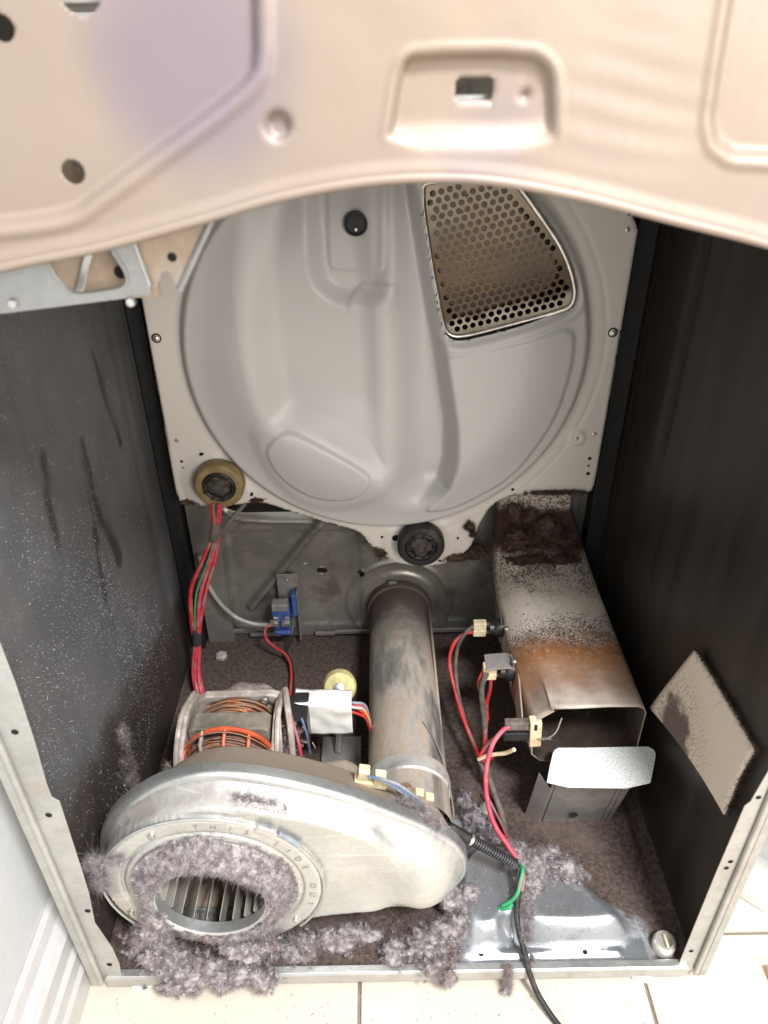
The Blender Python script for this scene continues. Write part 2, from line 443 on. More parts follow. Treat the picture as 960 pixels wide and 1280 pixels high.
# ------------------------------------------------------------------ object helpers
def tag(o, label=None, cat=None, group=None, kind=None):
    if label: o['label'] = label
    if cat: o['category'] = cat
    if group: o['group'] = group
    if kind: o['kind'] = kind
    return o


def empty(name, loc):
    o = bpy.data.objects.new(name, None)
    o.empty_display_size = 0.02
    C.objects.link(o)
    o.location = loc
    return o


def attach(o, parent):
    """meshes are written in world coordinates; Empties carry only a location"""
    o.parent = parent
    if parent.type == 'EMPTY':
        o.matrix_parent_inverse = Matrix.Translation(-Vector(parent.location))


def link(name, verts, faces, mat, parent=None, smooth=False, bevel=0.0, solid=0.0, seg=2):
    me = bpy.data.meshes.new(name)
    verts = np.asarray(verts, dtype=np.float64)
    me.from_pydata(verts.tolist() if len(verts) < 200000 else verts, [], faces)
    me.materials.append(MAT[mat])
    if smooth:
        me.polygons.foreach_set('use_smooth', np.ones(len(me.polygons), bool))
    me.update()
    o = bpy.data.objects.new(name, me)
    C.objects.link(o)
    if solid:
        m = o.modifiers.new('sheet', 'SOLIDIFY')
        m.thickness = abs(solid)
        m.offset = -1 if solid > 0 else 1
    if bevel:
        m = o.modifiers.new('edge', 'BEVEL')
        m.width = bevel
        m.segments = seg
        m.limit_method = 'ANGLE'
        m.angle_limit = math.radians(40)
    if parent is not None:
        attach(o, parent)
    return o


class MB:
    """collects geometry; build() links it as one mesh object"""
    def __init__(s):
        s.v = []
        s.f = []

    def add(s, v, f):
        k = len(s.v)
        s.v += [tuple(map(float, p)) for p in v]
        s.f += [tuple(int(i) + k for i in q) for q in f]
        return s

    def box(s, x0, x1, y0, y1, z0, z1):
        v = [(x0, y0, z0), (x1, y0, z0), (x1, y1, z0), (x0, y1, z0), (x0, y0, z1), (x1, y0, z1), (x1, y1, z1), (x0, y1, z1)]
        f = [(0, 3, 2, 1), (4, 5, 6, 7), (0, 1, 5, 4), (1, 2, 6, 5), (2, 3, 7, 6), (3, 0, 4, 7)]
        return s.add(v, f)

    def obox(s, c, half, rot):
        R = Euler(rot).to_matrix()
        v = []
        for sx, sy, sz in ((-1, -1, -1), (1, -1, -1), (1, 1, -1), (-1, 1, -1), (-1, -1, 1), (1, -1, 1), (1, 1, 1), (-1, 1, 1)):
            v.append(Vector(c) + R @ Vector((sx * half[0], sy * half[1], sz * half[2])))
        return s.add(v, [(0, 3, 2, 1), (4, 5, 6, 7), (0, 1, 5, 4), (1, 2, 6, 5), (2, 3, 7, 6), (3, 0, 4, 7)])

    def tube(s, path, r, n=8, cap=True, closed=False):
        P = [Vector(p) for p in path]
        N = len(P)
        rr = r if hasattr(r, '__len__') else [r] * N
        up = None
        rings = []
        for i in range(N):
            a = P[(i - 1) % N] if (closed or i > 0) else P[i]
            b = P[(i + 1) % N] if (closed or i < N - 1) else P[i]
            t = (b - a).normalized()
            if up is None:
                up = t.orthogonal().normalized()
            up = (up - t * up.dot(t))
            up = up.normalized() if up.length > 1e-6 else t.orthogonal().normalized()
            w = t.cross(up)
            rings.append([P[i] + (up * math.cos(2 * math.pi * k / n) + w * math.sin(2 * math.pi * k / n)) * rr[i] for k in range(n)])
        v = [p for g in rings for p in g]
        f = []
        for i in range(N if closed else N - 1):
            j = (i + 1) % N
            for k in range(n):
                f.append((i * n + k, i * n + (k + 1) % n, j * n + (k + 1) % n, j * n + k))
        if cap and not closed:
            f.append(tuple(range(n - 1, -1, -1)))
            f.append(tuple((N - 1) * n + k for k in range(n)))
        return s.add(v, f)

    def lathe(s, c, axis, prof, n=32, cap=True):
        """prof: list of (radius, offset along axis)"""
        ax = Vector(axis).normalized()
        u = ax.orthogonal().normalized()
        w = ax.cross(u)
        v = []
        for r, h in prof:
            for k in range(n):
                a = 2 * math.pi * k / n
                v.append(Vector(c) + ax * h + (u * math.cos(a) + w * math.sin(a)) * r)
        f = []
        for i in range(len(prof) - 1):
            for k in range(n):
                f.append((i * n + k, i * n + (k + 1) % n, (i + 1) * n + (k + 1) % n, (i + 1) * n + k))
        if cap and prof[0][0] > 1e-3:
            f.append(tuple(range(n - 1, -1, -1)))
        if cap and prof[-1][0] > 1e-3:
            f.append(tuple((len(prof) - 1) * n + k for k in range(n)))
        return s.add(v, f)

    def prism(s, poly, axis, a, b):
        """poly in the two other axes, extruded a..b along axis"""
        n = len(poly)
        def pt(p, h):
            if axis == 'y': return (p[0], h, p[1])
            if axis == 'x': return (h, p[0], p[1])
            return (p[0], p[1], h)
        v = [pt(p, a) for p in poly] + [pt(p, b) for p in poly]
        f = [tuple(range(n)), tuple(range(2 * n - 1, n - 1, -1))]
        for i in range(n):
            j = (i + 1) % n
            f.append((i, n + i, n + j, j))
        return s.add(v, f)

    def build(s, name, mat, parent=None, smooth=False, bevel=0.0, solid=0.0, seg=2):
        o = link(name, s.v, s.f, mat, parent, smooth, bevel, solid, seg)
        bm = bmesh.new()
        bm.from_mesh(o.data)
        bmesh.ops.recalc_face_normals(bm, faces=bm.faces)
        bm.to_mesh(o.data)
        bm.free()
        if smooth and (len(s.f) < 4000):
            o.data.set_sharp_from_angle(angle=math.radians(42))
        return o


def spline(pts, n=8):
    """Catmull-Rom through the points"""
    P = [Vector(p) for p in pts]
    P = [P[0] * 2 - P[1]] + P + [P[-1] * 2 - P[-2]]
    out = []
    for i in range(1, len(P) - 2):
        for k in range(n):
            t = k / n
            a, b, c, d = P[i - 1], P[i], P[i + 1], P[i + 2]
            out.append(0.5 * ((2 * b) + (c - a) * t + (2 * a - 5 * b + 4 * c - d) * t * t + (3 * b - a - 3 * c + d) * t ** 3))
    out.append(P[-2])
    return out


def wire(name, pts, r, mat, parent, n=8):
    return MB().tube(spline(pts), r, n).build(name, mat, parent, smooth=True)


# ---- numpy noise and signed distances
def vnoise(p, f, seed=0):
    q = np.asarray(p, float) * f + seed * 17.31
    i = np.floor(q).astype(np.int64)
    t = q - i
    t = t * t * (3 - 2 * t)
    def h(ix, iy, iz):
        n = (ix * 374761393 + iy * 668265263 + iz * 2147483647 + seed * 1013904223) & 0x7fffffff
        n = ((n ^ (n >> 13)) * 1274126177) & 0x7fffffff
        n = n ^ (n >> 16)
        return (n & 0xffff) / 65535.0
    r = 0
    for dx in (0, 1):
        for dy in (0, 1):
            for dz in (0, 1):
                w = (t[..., 0] if dx else 1 - t[..., 0]) * (t[..., 1] if dy else 1 - t[..., 1]) * (t[..., 2] if dz else 1 - t[..., 2])
                r = r + w * h(i[..., 0] + dx, i[..., 1] + dy, i[..., 2] + dz)
    return r


def fbm(p, f, o=4, seed=0):
    a, s, t = 1.0, 0.0, 0.0
    for k in range(o):
        s = s + a * (vnoise(p, f * 2 ** k, seed + k) - 0.5)
        t += a
        a *= 0.55
    return s / t * 2


def chaikin(poly, n=2, k=0.25):
    p = np.array(poly, float)
    for _ in range(n):
        q = np.roll(p, -1, 0)
        a = p + (q - p) * k
        b = p + (q - p) * (1 - k)
        p = np.stack([a, b], 1).reshape(-1, 2)
    return p


def sdf(P, poly):
    """signed distance of N x 2 points to a polygon, negative inside"""
    poly = np.asarray(poly, float)
    d = np.full(len(P), 1e9)
    ins = np.zeros(len(P), bool)
    q = np.roll(poly, -1, 0)
    for a, b in zip(poly, q):
        e = b - a
        w = P - a
        t = np.clip((w @ e) / max(e @ e, 1e-12), 0, 1)
        d = np.minimum(d, ((w - t[:, None] * e) ** 2).sum(1))
        c = (a[1] > P[:, 1]) != (b[1] > P[:, 1])
        with np.errstate(divide='ignore', invalid='ignore'):
            xx = (b[0] - a[0]) * (P[:, 1] - a[1]) / (b[1] - a[1]) + a[0]
        ins ^= c & (P[:, 0] < xx)
    d = np.sqrt(d)
    return np.where(ins, -d, d)


def sm(a, b, x):
    t = np.clip((x - a) / (b - a), 0, 1)
    return t * t * (3 - 2 * t)


def sheet(name, x0, x1, z0, z1, step, outline, surf, mat, parent, plane='xz', solid=0.0, flip=False):
    """grid over (x0..x1, z0..z1), trimmed along outline(P)=0, third coordinate surf(P)"""
    nx = int(round((x1 - x0) / step)) + 1
    nz = int(round((z1 - z0) / step)) + 1
    gx, gz = np.meshgrid(np.linspace(x0, x1, nx), np.linspace(z0, z1, nz), indexing='ij')
    P = np.stack([gx.ravel(), gz.ravel()], 1)
    for it in range(2):
        d = outline(P)
        e = step * 0.05
        g = np.stack([outline(P + [e, 0]) - outline(P - [e, 0]), outline(P + [0, e]) - outline(P - [0, e])], 1) / (2 * e)
        near = np.abs(d) < step * 0.72
        gl = np.maximum((g ** 2).sum(1), 0.2)
        P = np.where(near[:, None], P - (d / gl)[:, None] * g, P)
    d = outline(P)
    keep = d < step * 0.12
    idx = np.arange(nx * nz).reshape(nx, nz)
    q = np.stack([idx[:-1, :-1], idx[1:, :-1], idx[1:, 1:], idx[:-1, 1:]], -1).reshape(-1, 4)
    kq = keep[q]
    full = q[kq.all(1)]
    part = q[kq.sum(1) == 3]
    pk = keep[part]
    tri = part[pk].reshape(-1, 3)          # corner cells cut diagonally by the edge
    # slide the rim vertices exactly onto the outline so that the edge is a clean curve
    ed = np.concatenate([full[:, [0, 1]], full[:, [1, 2]], full[:, [2, 3]], full[:, [3, 0]], tri[:, [0, 1]], tri[:, [1, 2]], tri[:, [2, 0]]])
    ed = np.sort(ed, 1)
    ue, cnt = np.unique(ed, axis=0, return_counts=True)
    rimv = np.unique(ue[cnt == 1])
    for it in range(3):
        Q = P[rimv]
        d = outline(Q)
        e = step * 0.05
        gr = np.stack([outline(Q + [e, 0]) - outline(Q - [e, 0]), outline(Q + [0, e]) - outline(Q - [0, e])], 1) / (2 * e)
        mv = (np.clip(d, -1.3 * step, 1.3 * step) / np.maximum((gr ** 2).sum(1), 0.3))[:, None] * gr
        mv[np.abs(d) > 1.6 * step] = 0
        P[rimv] = Q - mv
    used = np.unique(np.concatenate([full.ravel(), tri.ravel()]))
    mp = np.full(nx * nz, -1)
    mp[used] = np.arange(len(used))
    q = mp[full].tolist() + mp[tri].tolist()
    if flip:
        q = [f[::-1] for f in q]
    P = P[used]
    h = surf(P)
    if plane == 'xz':
        V = np.stack([P[:, 0], h, P[:, 1]], 1)
    elif plane == 'yz':
        V = np.stack([h, P[:, 0], P[:, 1]], 1)
    else:
        V = np.stack([P[:, 0], P[:, 1], h], 1)
    return link(name, V, q, mat, parent, smooth=True, solid=solid)


def polyline_dist(P, pts):
    d = np.full(len(P), 1e9)
    for a, b in zip(pts[:-1], pts[1:]):
        a, b = np.array(a, float), np.array(b, float)
        e = b - a
        w = P - a
        t = np.clip((w @ e) / (e @ e), 0, 1)
        d = np.minimum(d, ((w - t[:, None] * e) ** 2).sum(1))
    return np.sqrt(d)


# ---- lint
def fibre_mesh(name, roots, dirs, length, width, mat, parent=None, segs=3, curl=0.7, seed=0):
    r = np.random.default_rng(seed)
    n = len(roots)
    L = length * r.uniform(0.45, 1.35, (n, 1)) * np.where(r.uniform(size=(n, 1)) < 0.04, 2.6, 1.0)
    d = dirs / np.maximum(np.linalg.norm(dirs, axis=1, keepdims=True), 1e-9)
    side = np.cross(d, r.normal(size=(n, 3)))
    side /= np.maximum(np.linalg.norm(side, axis=1, keepdims=True), 1e-9)
    bend = r.normal(size=(n, 3)) * curl
    pts = []
    p = roots.copy()
    dd = d.copy()
    for k in range(segs + 1):
        w = width * (1 - 0.75 * k / segs)
        pts.append(p - side * w / 2)
        pts.append(p + side * w / 2)
        p = p + dd * L / segs
        dd = dd + bend / segs + r.normal(size=(n, 3)) * curl * 0.5 / segs
        dd /= np.linalg.norm(dd, axis=1, keepdims=True)
    V = np.stack(pts, 1).reshape(-1, 3)
    m = 2 * (segs + 1)
    base = (np.arange(n) * m)[:, None]
    F = np.concatenate([base + np.array([2 * k, 2 * k + 1, 2 * k + 3, 2 * k + 2]) for k in range(segs)], 0)
    me = bpy.data.meshes.new(name)
    me.vertices.add(len(V))
    me.vertices.foreach_set('co', V.ravel())
    me.loops.add(F.size)
    me.loops.foreach_set('vertex_index', F.ravel().astype(np.int32))
    me.polygons.add(len(F))
    me.polygons.foreach_set('loop_start', np.arange(0, F.size, 4, dtype=np.int32))
    me.polygons.foreach_set('use_smooth', np.ones(len(F), bool))
    me.materials.append(MAT[mat])
    me.update(calc_edges=True)
    o = bpy.data.objects.new(name, me)
    C.objects.link(o)
    if parent is not None:
        attach(o, parent)
    return o


_ico = {}


def ico(sub):
    if sub not in _ico:
        bm = bmesh.new()
        bmesh.ops.create_icosphere(bm, subdivisions=sub, radius=1)
        _ico[sub] = (np.array([v.co[:] for v in bm.verts]), [[v.index for v in f.verts] for f in bm.faces])
        bm.free()
    return _ico[sub]


def lint_heap(name, blobs, label, mat='lint', fib=9000, length=0.0056, width=0.00021, seed=0, sub=2, rough=0.5, floor=None, curl=1.1, grain=0.0042):
    """blobs: (x, y, z, rx, ry, rz) rough volumes, filled with many torn little wads plus loose fibres: one heap of lint"""
    r = np.random.default_rng(seed + 100)
    root = empty(name, (blobs[0][0], blobs[0][1], blobs[0][2] - blobs[0][5]))
    V, F = ico(1)
    F = np.array(F)
    V4, F4 = ico(4)
    F4 = np.array(F4)
    vv, ff, k = [], [], 0
    rt, dr = [], []
    area_ = np.array([b[3] * b[4] + b[4] * b[5] + b[3] * b[5] for b in blobs])
    for j, b in enumerate(blobs):
        c = np.array(b[:3])
        s = np.array(b[3:6])
        nf = int(fib * area_[j] / area_.sum())
        # torn felted core
        P = V4 * s
        big = fbm(P + c, 38, 3, seed + j)
        rid = np.abs(fbm(P + c, 110, 3, seed + j + 5))
        fine = fbm(P + c, 380, 3, seed + j + 9)
        nn = V4 / s
        nn /= np.linalg.norm(nn, axis=1, keepdims=True)
        P = c + P * (0.76 + rough * 0.9 * big - 0.75 * rid)[:, None] + nn * (0.0022 * fine)[:, None]
        vv.append(P)
        ff.append(F4 + k)
        k += len(P)
        w = r.integers(0, len(P), int(nf * 0.7))
        rt.append(P[w] + r.normal(size=(len(w), 3)) * 0.0006)
        dr.append(nn[w] * 0.25 + r.normal(size=(len(w), 3)) * 0.8 + [0, 0, -0.12])
        # small loose wads round it
        nw = int(min(70, max(6, 0.5 * area_[j] / grain ** 2)))
        u = r.normal(size=(nw, 3))
        u /= np.linalg.norm(u, axis=1, keepdims=True)
        C0 = c + u * s * r.uniform(0.75, 1.15, (nw, 1)) * (1 + rough * 0.8 * fbm(u * s + c, 38, 3, seed + j))[:, None]
        per = max(6, int(nf * 0.3 / nw))
        for q in range(nw):
            sc = grain * r.uniform(0.15, 0.5) * np.array([r.uniform(0.7, 2.0), r.uniform(0.5, 1.1), r.uniform(0.4, 0.8)])
            R = np.array(Euler(r.uniform(0, 6.28, 3)).to_matrix())
            P = (V * sc) @ R.T
            P = P * (1 + 1.2 * fbm(P + C0[q], 420, 2, seed + q % 13))[:, None] + C0[q]
            vv.append(P)
            ff.append(F + k)
            k += len(P)
            w = r.integers(0, len(P), per)
            rt.append(P[w])
            dr.append(r.normal(size=(per, 3)))
    o = link('felted_body', np.concatenate(vv), np.concatenate(ff).tolist(), mat, root, smooth=True)
    o['kind'] = 'stuff'
    f = fibre_mesh('loose_fibres', np.concatenate(rt), np.concatenate(dr), length, width, mat, root, 2, curl, seed)
    f['kind'] = 'stuff'
    tag(root, label, 'lint', 'lint heaps', 'stuff')
    return root


def screw(parent, c, axis, r=0.004, mat='zinc', name='screw'):
    mb = MB()
    mb.lathe(c, axis, [(r * 1.5, 0), (r * 1.5, 0.0006), (r * 0.95, 0.0009), (r * 0.95, 0.003), (r * 0.6, 0.0038), (0.00001, 0.0038)], 12)
    return mb.build(name, mat, parent, smooth=True)


# ================================================================== SETTING
FLOOR = -0.030
g = link('tile_floor', [(-2.2, -2.4, FLOOR - 0.004), (2.2, -2.4, FLOOR - 0.004), (2.2, 1.6, FLOOR - 0.004), (-2.2, 1.6, FLOOR - 0.004)], [(0, 1, 2, 3)], 'grout')
g['kind'] = 'structure'
TW = 0.336
tile_mesh = None
for i in range(-3, 4):
    for j in range(-4, 4):
        cx = -0.045 + TW * (i + 0.5)
        cy = 0.047 + TW * (j + 0.5)
        if tile_mesh is None:
            h = TW / 2 - 0.0022
            t = MB().box(-h, h, -h, h, -0.008, 0).build('tile', 'tile', None, bevel=0.0012)
            tile_mesh = t.data
        else:
            t = bpy.data.objects.new('tile', tile_mesh)
            C.objects.link(t)
            m = t.modifiers.new('edge', 'BEVEL')
            m.width = 0.0012
            m.segments = 2
        t.parent = g
        t.location = (cx, cy, FLOOR + random.uniform(-0.0003, 0.0003))

w = MB().box(-0.50, -0.398, -2.4, 1.6, FLOOR, 2.2).build('wall', 'wall')
w['kind'] = 'structure'
prof = [(-0.398, -0.030), (-0.362, -0.030), (-0.362, 0.006), (-0.366, 0.012), (-0.367, 0.030), (-0.372, 0.036), (-0.373, 0.058), (-0.379, 0.066), (-0.386, 0.072), (-0.390, 0.086), (-0.398, 0.086)]
sk = MB().prism(prof, 'y', -2.4, 1.6).build('skirting_board', 'skirting', None, bevel=0.001)
sk['kind'] = 'structure'

# things lying on the tiles at the right edge of the picture
pb = empty('plastic_tray', (0.56, 0.16, FLOOR))
tag(pb, 'white rounded tray lying on the tiles at the right edge, outside the cabinet', 'tray')
ol = chaikin([(0.430, 0.070), (0.80, 0.055), (0.80, 0.40), (0.430, 0.40)], 3, 0.10)
il = np.array([0.615, 0.235]) + (ol - [0.615, 0.235]) * [0.80, 0.72]
nO = len(ol)
v = [(x, y, FLOOR + 0.002) for x, y in ol] + [(x, y, FLOOR + 0.028) for x, y in (ol - [0.615, .235]) * .985 + [0.615, .235]] + [(x, y, FLOOR + 0.028) for x, y in il] + [(x, y, FLOOR + 0.014) for x, y in (il - [0.615, .235]) * .96 + [0.615, .235]]
f = []
for a in range(3):
    for i in range(nO):
        j = (i + 1) % nO
        f.append((a * nO + i, a * nO + j, (a + 1) * nO + j, (a + 1) * nO + i))
link('rim', v, f, 'tray', pb, smooth=True)
link('sunken_panel', [(x, y, FLOOR + 0.0145) for x, y in (il - [0.615, .235]) * .965 + [0.615, .235]], [tuple(range(nO))], 'plastic_grey', pb)
wd = MB().box(0.436, 0.62, -0.30, 0.004, FLOOR + 0.0005, FLOOR + 0.012).build('wooden_strip', 'wood', None, bevel=0.0015)
tag(wd, 'pinkish wooden strip on the tiles in the bottom right corner', 'wood strip')

# ================================================================== CABINET
cab = empty('dryer_cabinet', (0, 0.28, -0.02))
tag(cab, 'open clothes dryer cabinet with black lint-specked side walls and galvanised base', 'dryer')
XL, XR, YB, ZT = -0.3455, 0.3455, 0.572, 0.93


def wall_shape(P):
    return np.maximum(np.maximum(-(P[:, 0] + 0.002), P[:, 0] - YB), np.maximum(-(P[:, 1] + 0.018), P[:, 1] - ZT))


def left_surf(P):
    x = np.full(len(P), XL)
    x = x - 0.0015 * sm(0.004, -0.004, np.abs(P[:, 0] - 0.535) - 0.006)
    x = x - 0.0012 * sm(0.006, -0.002, np.abs(P[:, 0] - 0.47) - 0.01)
    return x + 0.0008 * fbm(np.stack([P[:, 0], P[:, 1], P[:, 0] * 0], 1), 6, 2, 3)


def right_surf(P):
    x = np.full(len(P), XR)
    x = x + 0.002 * sm(0.003, -0.003, np.abs(P[:, 0] - 0.525) - 0.004)
    x = x + 0.0015 * sm(0.004, -0.003, np.abs(P[:, 0] - 0.49) - 0.010)
    x = x + 0.002 * sm(0.006, -0.004, np.abs(P[:, 0] - 0.40) - 0.014) * sm(0.40, 0.47, P[:, 1])
    return x + 0.0008 * fbm(np.stack([P[:, 0], P[:, 1], P[:, 0] * 0], 1), 6, 2, 5)


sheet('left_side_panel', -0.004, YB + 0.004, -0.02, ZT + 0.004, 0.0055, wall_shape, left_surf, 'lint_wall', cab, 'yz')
sheet('right_side_panel', -0.004, YB + 0.004, -0.02, ZT + 0.004, 0.0055, wall_shape, right_surf, 'black_wall', cab, 'yz')
MB().box(XL - 0.0045, XL - 0.0025, 0.0, YB, -0.018, ZT).build('left_outer_skin', 'outer_white', cab)
MB().box(XR + 0.0035, XR + 0.0055, 0.0, YB, -0.018, ZT).build('right_outer_skin', 'outer_white', cab)

MB().box(XL - 0.0045, XR + 0.0055, 0.0, YB + 0.004, ZT + 0.001, ZT + 0.003).build('unseen_top_panel', 'outer_white', cab)  # unseen top, added to keep light from above off the bulkhead

# front flanges of the side panels
Lpoly = [(-0.356, -0.018), (-0.322, -0.016), (-0.317, 0.023), (-0.318, 0.058), (-0.326, 0.110), (-0.325, 0.120), (-0.320, 0.165), (-0.318, 0.205), (-0.3135, 0.318), (-0.319, 0.324), (-0.319, 0.343), (-0.315, 0.397), (-0.312, 0.47), (-0.311, ZT), (-0.356, ZT)]
fl = MB().prism(Lpoly, 'y', -0.0035, -0.002).build('left_front_flange', 'flange', cab, bevel=0.0006)
MB().box(-0.3465, -0.3405, -0.0095, -0.0036, -0.012, ZT).build('folded_edge', 'flange', fl, bevel=0.0022, seg=3)
MB().box(-0.3565, -0.3475, -0.0065, -0.0037, -0.018, ZT).build('folded_edge', 'flange', fl, bevel=0.001)
for zc in (0.414, 0.299, 0.135, 0.024, 0.53, 0.64):
    MB().lathe((-0.328, -0.0038, zc), (0, -1, 0), [(0.0032, 0), (0.0032, 0.0002), (0.0001, 0.0002)], 12).build('screw_hole', 'dark_hole', fl)
Rpoly = [(0.326, -0.012), (0.358, -0.018), (0.358, ZT), (0.338, ZT), (0.338, 0.345), (0.333, 0.300), (0.329, 0.293), (0.327, 0.18)]
fr = MB().prism(Rpoly, 'y', -0.0035, -0.002).build('right_front_flange', 'flange', cab, bevel=0.0006)
MB().box(0.3445, 0.3505, -0.0095, -0.0036, -0.012, ZT).build('folded_edge', 'flange', fr, bevel=0.0022, seg=3)
MB().box(0.3515, 0.3600, -0.0075, -0.0037, -0.018, ZT).build('folded_edge', 'flange', fr, bevel=0.001)
for xc, zc in ((0.3385, 0.307), (0.337, 0.204), (0.3355, 0.193), (0.334, 0.03)):
    MB().lathe((xc, -0.0038, zc), (0, -1, 0), [(0.0026, 0), (0.0026, 0.0002), (0.0001, 0.0002)], 12).build('screw_hole', 'dark_hole', fr)

# base pan
BULGE = chaikin([(0.075, 0.048), (0.086, 0.020), (0.122, 0.024), (0.131, 0.040), (0.145, 0.040), (0.156, 0.026), (0.235, 0.024), (0.268, 0.030), (0.272, 0.044), (0.225, 0.092), (0.190, 0.130), (0.12, 0.150), (0.075, 0.12)], 2)
BULGE2 = chaikin([(-0.31, 0.03), (-0.1, 0.02), (-0.1, 0.12), (-0.31, 0.12)], 2)


def base_h(P):
    d = sdf(P, BULGE)
    h = 0.030 * sm(0.015, -0.014, d)
    h = h + 0.0035 * sm(0.003, -0.003, np.maximum(np.abs(P[:, 1] - 0.012) - 0.0035, np.maximum(0.06 - P[:, 0], P[:, 0] - 0.262)))
    h = h + 0.004 * sm(0.004, -0.004, np.maximum(np.abs(P[:, 0] - 0.315) - 0.006, 0.10 - P[:, 1]))
    h = h - 0.003 * sm(0.003, -0.003, np.hypot(P[:, 0] - 0.315, P[:, 1] - 0.018) - 0.020)
    q = np.stack([P[:, 0], P[:, 1], P[:, 0] * 0], 1)
    return h + 0.0012 * fbm(q, 30, 4, 11) * sm(0.0, 0.01, P[:, 1])


def base_out(P):
    return np.maximum(np.maximum(np.abs(P[:, 0]) - 0.3435, -(P[:, 1] - 0.001)), P[:, 1] - 0.569)


bp = sheet('base_pan', -0.346, 0.346, -0.002, 0.571, 0.003, base_out, base_h, 'base', cab, 'xy')
MB().box(-0.338, 0.338, -0.0085, 0.0005, -0.0175, 0.0006).build('front_sill', 'flange', bp, bevel=0.0022, seg=3)
MB().box(-0.335, 0.335, -0.0075, 0.0015, 0.0007, 0.0030).build('sill_lip', 'galv', bp, bevel=0.0008)
for xs in (0.098, -0.02, 0.22):
    MB().lathe((xs, 0.0105, 0.0040), (0, 0, 1), [(0.0030, 0), (0.0030, 0.0004), (0.0001, 0.0004)], 12).build('sill_hole', 'dark_hole', bp)
mb = MB().lathe((0.315, 0.018, -0.004), (0, 0, 1), [(0.0135, 0), (0.0135, 0.014), (0.0115, 0.0165), (0.0085, 0.0165), (0.0075, 0.0120), (0.0001, 0.0120)], 28)
plug = mb.build('foot_plug', 'plug', bp, smooth=True)
MB().box(0.3145, 0.3175, 0.0100, 0.0260, 0.0078, 0.0125).build('plug_slot', 'beige', plug, bevel=0.0006)
for xs in (0.288, -0.30):
    mb = MB().lathe((xs, 0.006, FLOOR + 0.0006), (0, 0, 1), [(0.017, 0), (0.017, 0.005), (0.010, 0.007), (0.010, 0.0115)], 6)
    mb.build('levelling_foot', 'cover', bp, bevel=0.0008)
for xs, ys in ((-0.29, 0.515), (0.13, 0.205), (0.205, 0.33)):
    MB().lathe((xs, ys, 0.0), (0, 0, 1), [(0.011, 0), (0.011, 0.005), (0.007, 0.008), (0.0001, 0.008)], 6 if xs < 0 else 14).build('bolt_head', 'cast' if xs < 0 else 'galv_mid', bp, bevel=0.0008)
MB().lathe((0.137, 0.216, 0.0035), (0, 0, 1), [(0.0042, 0), (0.0042, 0.0004), (0.0001, 0.0004)], 14).build('drain_hole', 'dark_hole', bp)


# back panel, pressed with a diagonal rib and seams
def back_y(P):
    x, z = P[:, 0], P[:, 1]
    y = np.full(len(P), 0.569)
    rib = polyline_dist(P, [(-0.103, 0.252), (-0.238, 0.068)])
    y = y - 0.013 * sm(0.0115, 0.001, rib)
    arc = np.abs(np.hypot(x - 0.018, (z - 0.072)) - 0.088)
    y = y - 0.005 * sm(0.006, 0.0, arc)
    y = y - 0.004 * sm(0.004, -0.004, np.hypot(x - 0.018, z - 0.072) - 0.066)
    up = polyline_dist(P, [(-0.278, 0.285), (-0.262, 0.262), (-0.235, 0.250), (-0.19, 0.245), (-0.06, 0.242)])
    y = y - 0.006 * sm(0.008, 0.0, up)
    y = y + 0.006 * sm(0.0, 0.012, z - 0.250 + 0.0 * x) * (x < 0)
    fr_ = np.maximum(np.abs(x + 0.155) - 0.107, np.abs(z - 0.125) - 0.10)
    y = y + 0.003 * sm(0.003, -0.003, fr_)
    return y


def back_out(P):
    d = np.maximum(np.abs(P[:, 0]) - 0.3435, np.maximum(-(P[:, 1] + 0.002), P[:, 1] - 0.90))
    slot = np.maximum(np.abs(P[:, 0] + 0.112) - 0.004, 0)
    d = np.maximum(d, -(np.hypot(slot, P[:, 1] - 0.1415) - 0.0055))
    d = np.maximum(d, -np.maximum(np.abs(P[:, 0] + 0.140) - 0.006, np.abs(P[:, 1] - 0.1545) - 0.0016))
    d = np.maximum(d, -(np.abs(P[:, 0] + 0.046) + np.abs(P[:, 1] - 0.137) - 0.0065))
    return d


bk = sheet('back_panel', -0.346, 0.346, -0.004, 0.905, 0.003, back_out, back_y, 'galv_dark', cab, 'xz')
MB().box(-0.3435, 0.3435, 0.574, 0.576, -0.004, 0.905).build('back_liner', 'dark_hole', bk)
for x0, x1, zc in ((-0.245, -0.19, 0.013), (-0.13, -0.095, 0.013), (-0.275, -0.235, 0.022), (-0.095, 0.0, 0.016), (0.06, 0.18, 0.016)):
    MB().box(x0, x1, 0.555, 0.560, zc - 0.004, zc + 0.003).build('hinge_strip', 'galv_mid', bk, bevel=0.0008)
# dark upright channels in the rear corners
for x0, x1 in ((XL + 0.0015, -0.322), (0.316, XR - 0.003)):
    MB().box(x0, x1, 0.535, 0.566, 0.0, 0.88).build('corner_post', 'black_gap', cab, bevel=0.002)
MB().box(-0.318, -0.272, 0.552, 0.560, 0.0, 0.40).build('corner_gusset', 'galv_dark', cab, bevel=0.001)
MB().box(0.268, 0.300, 0.552, 0.560, 0.0, 0.40).build('corner_gusset', 'galv_mid', cab, bevel=0.001)

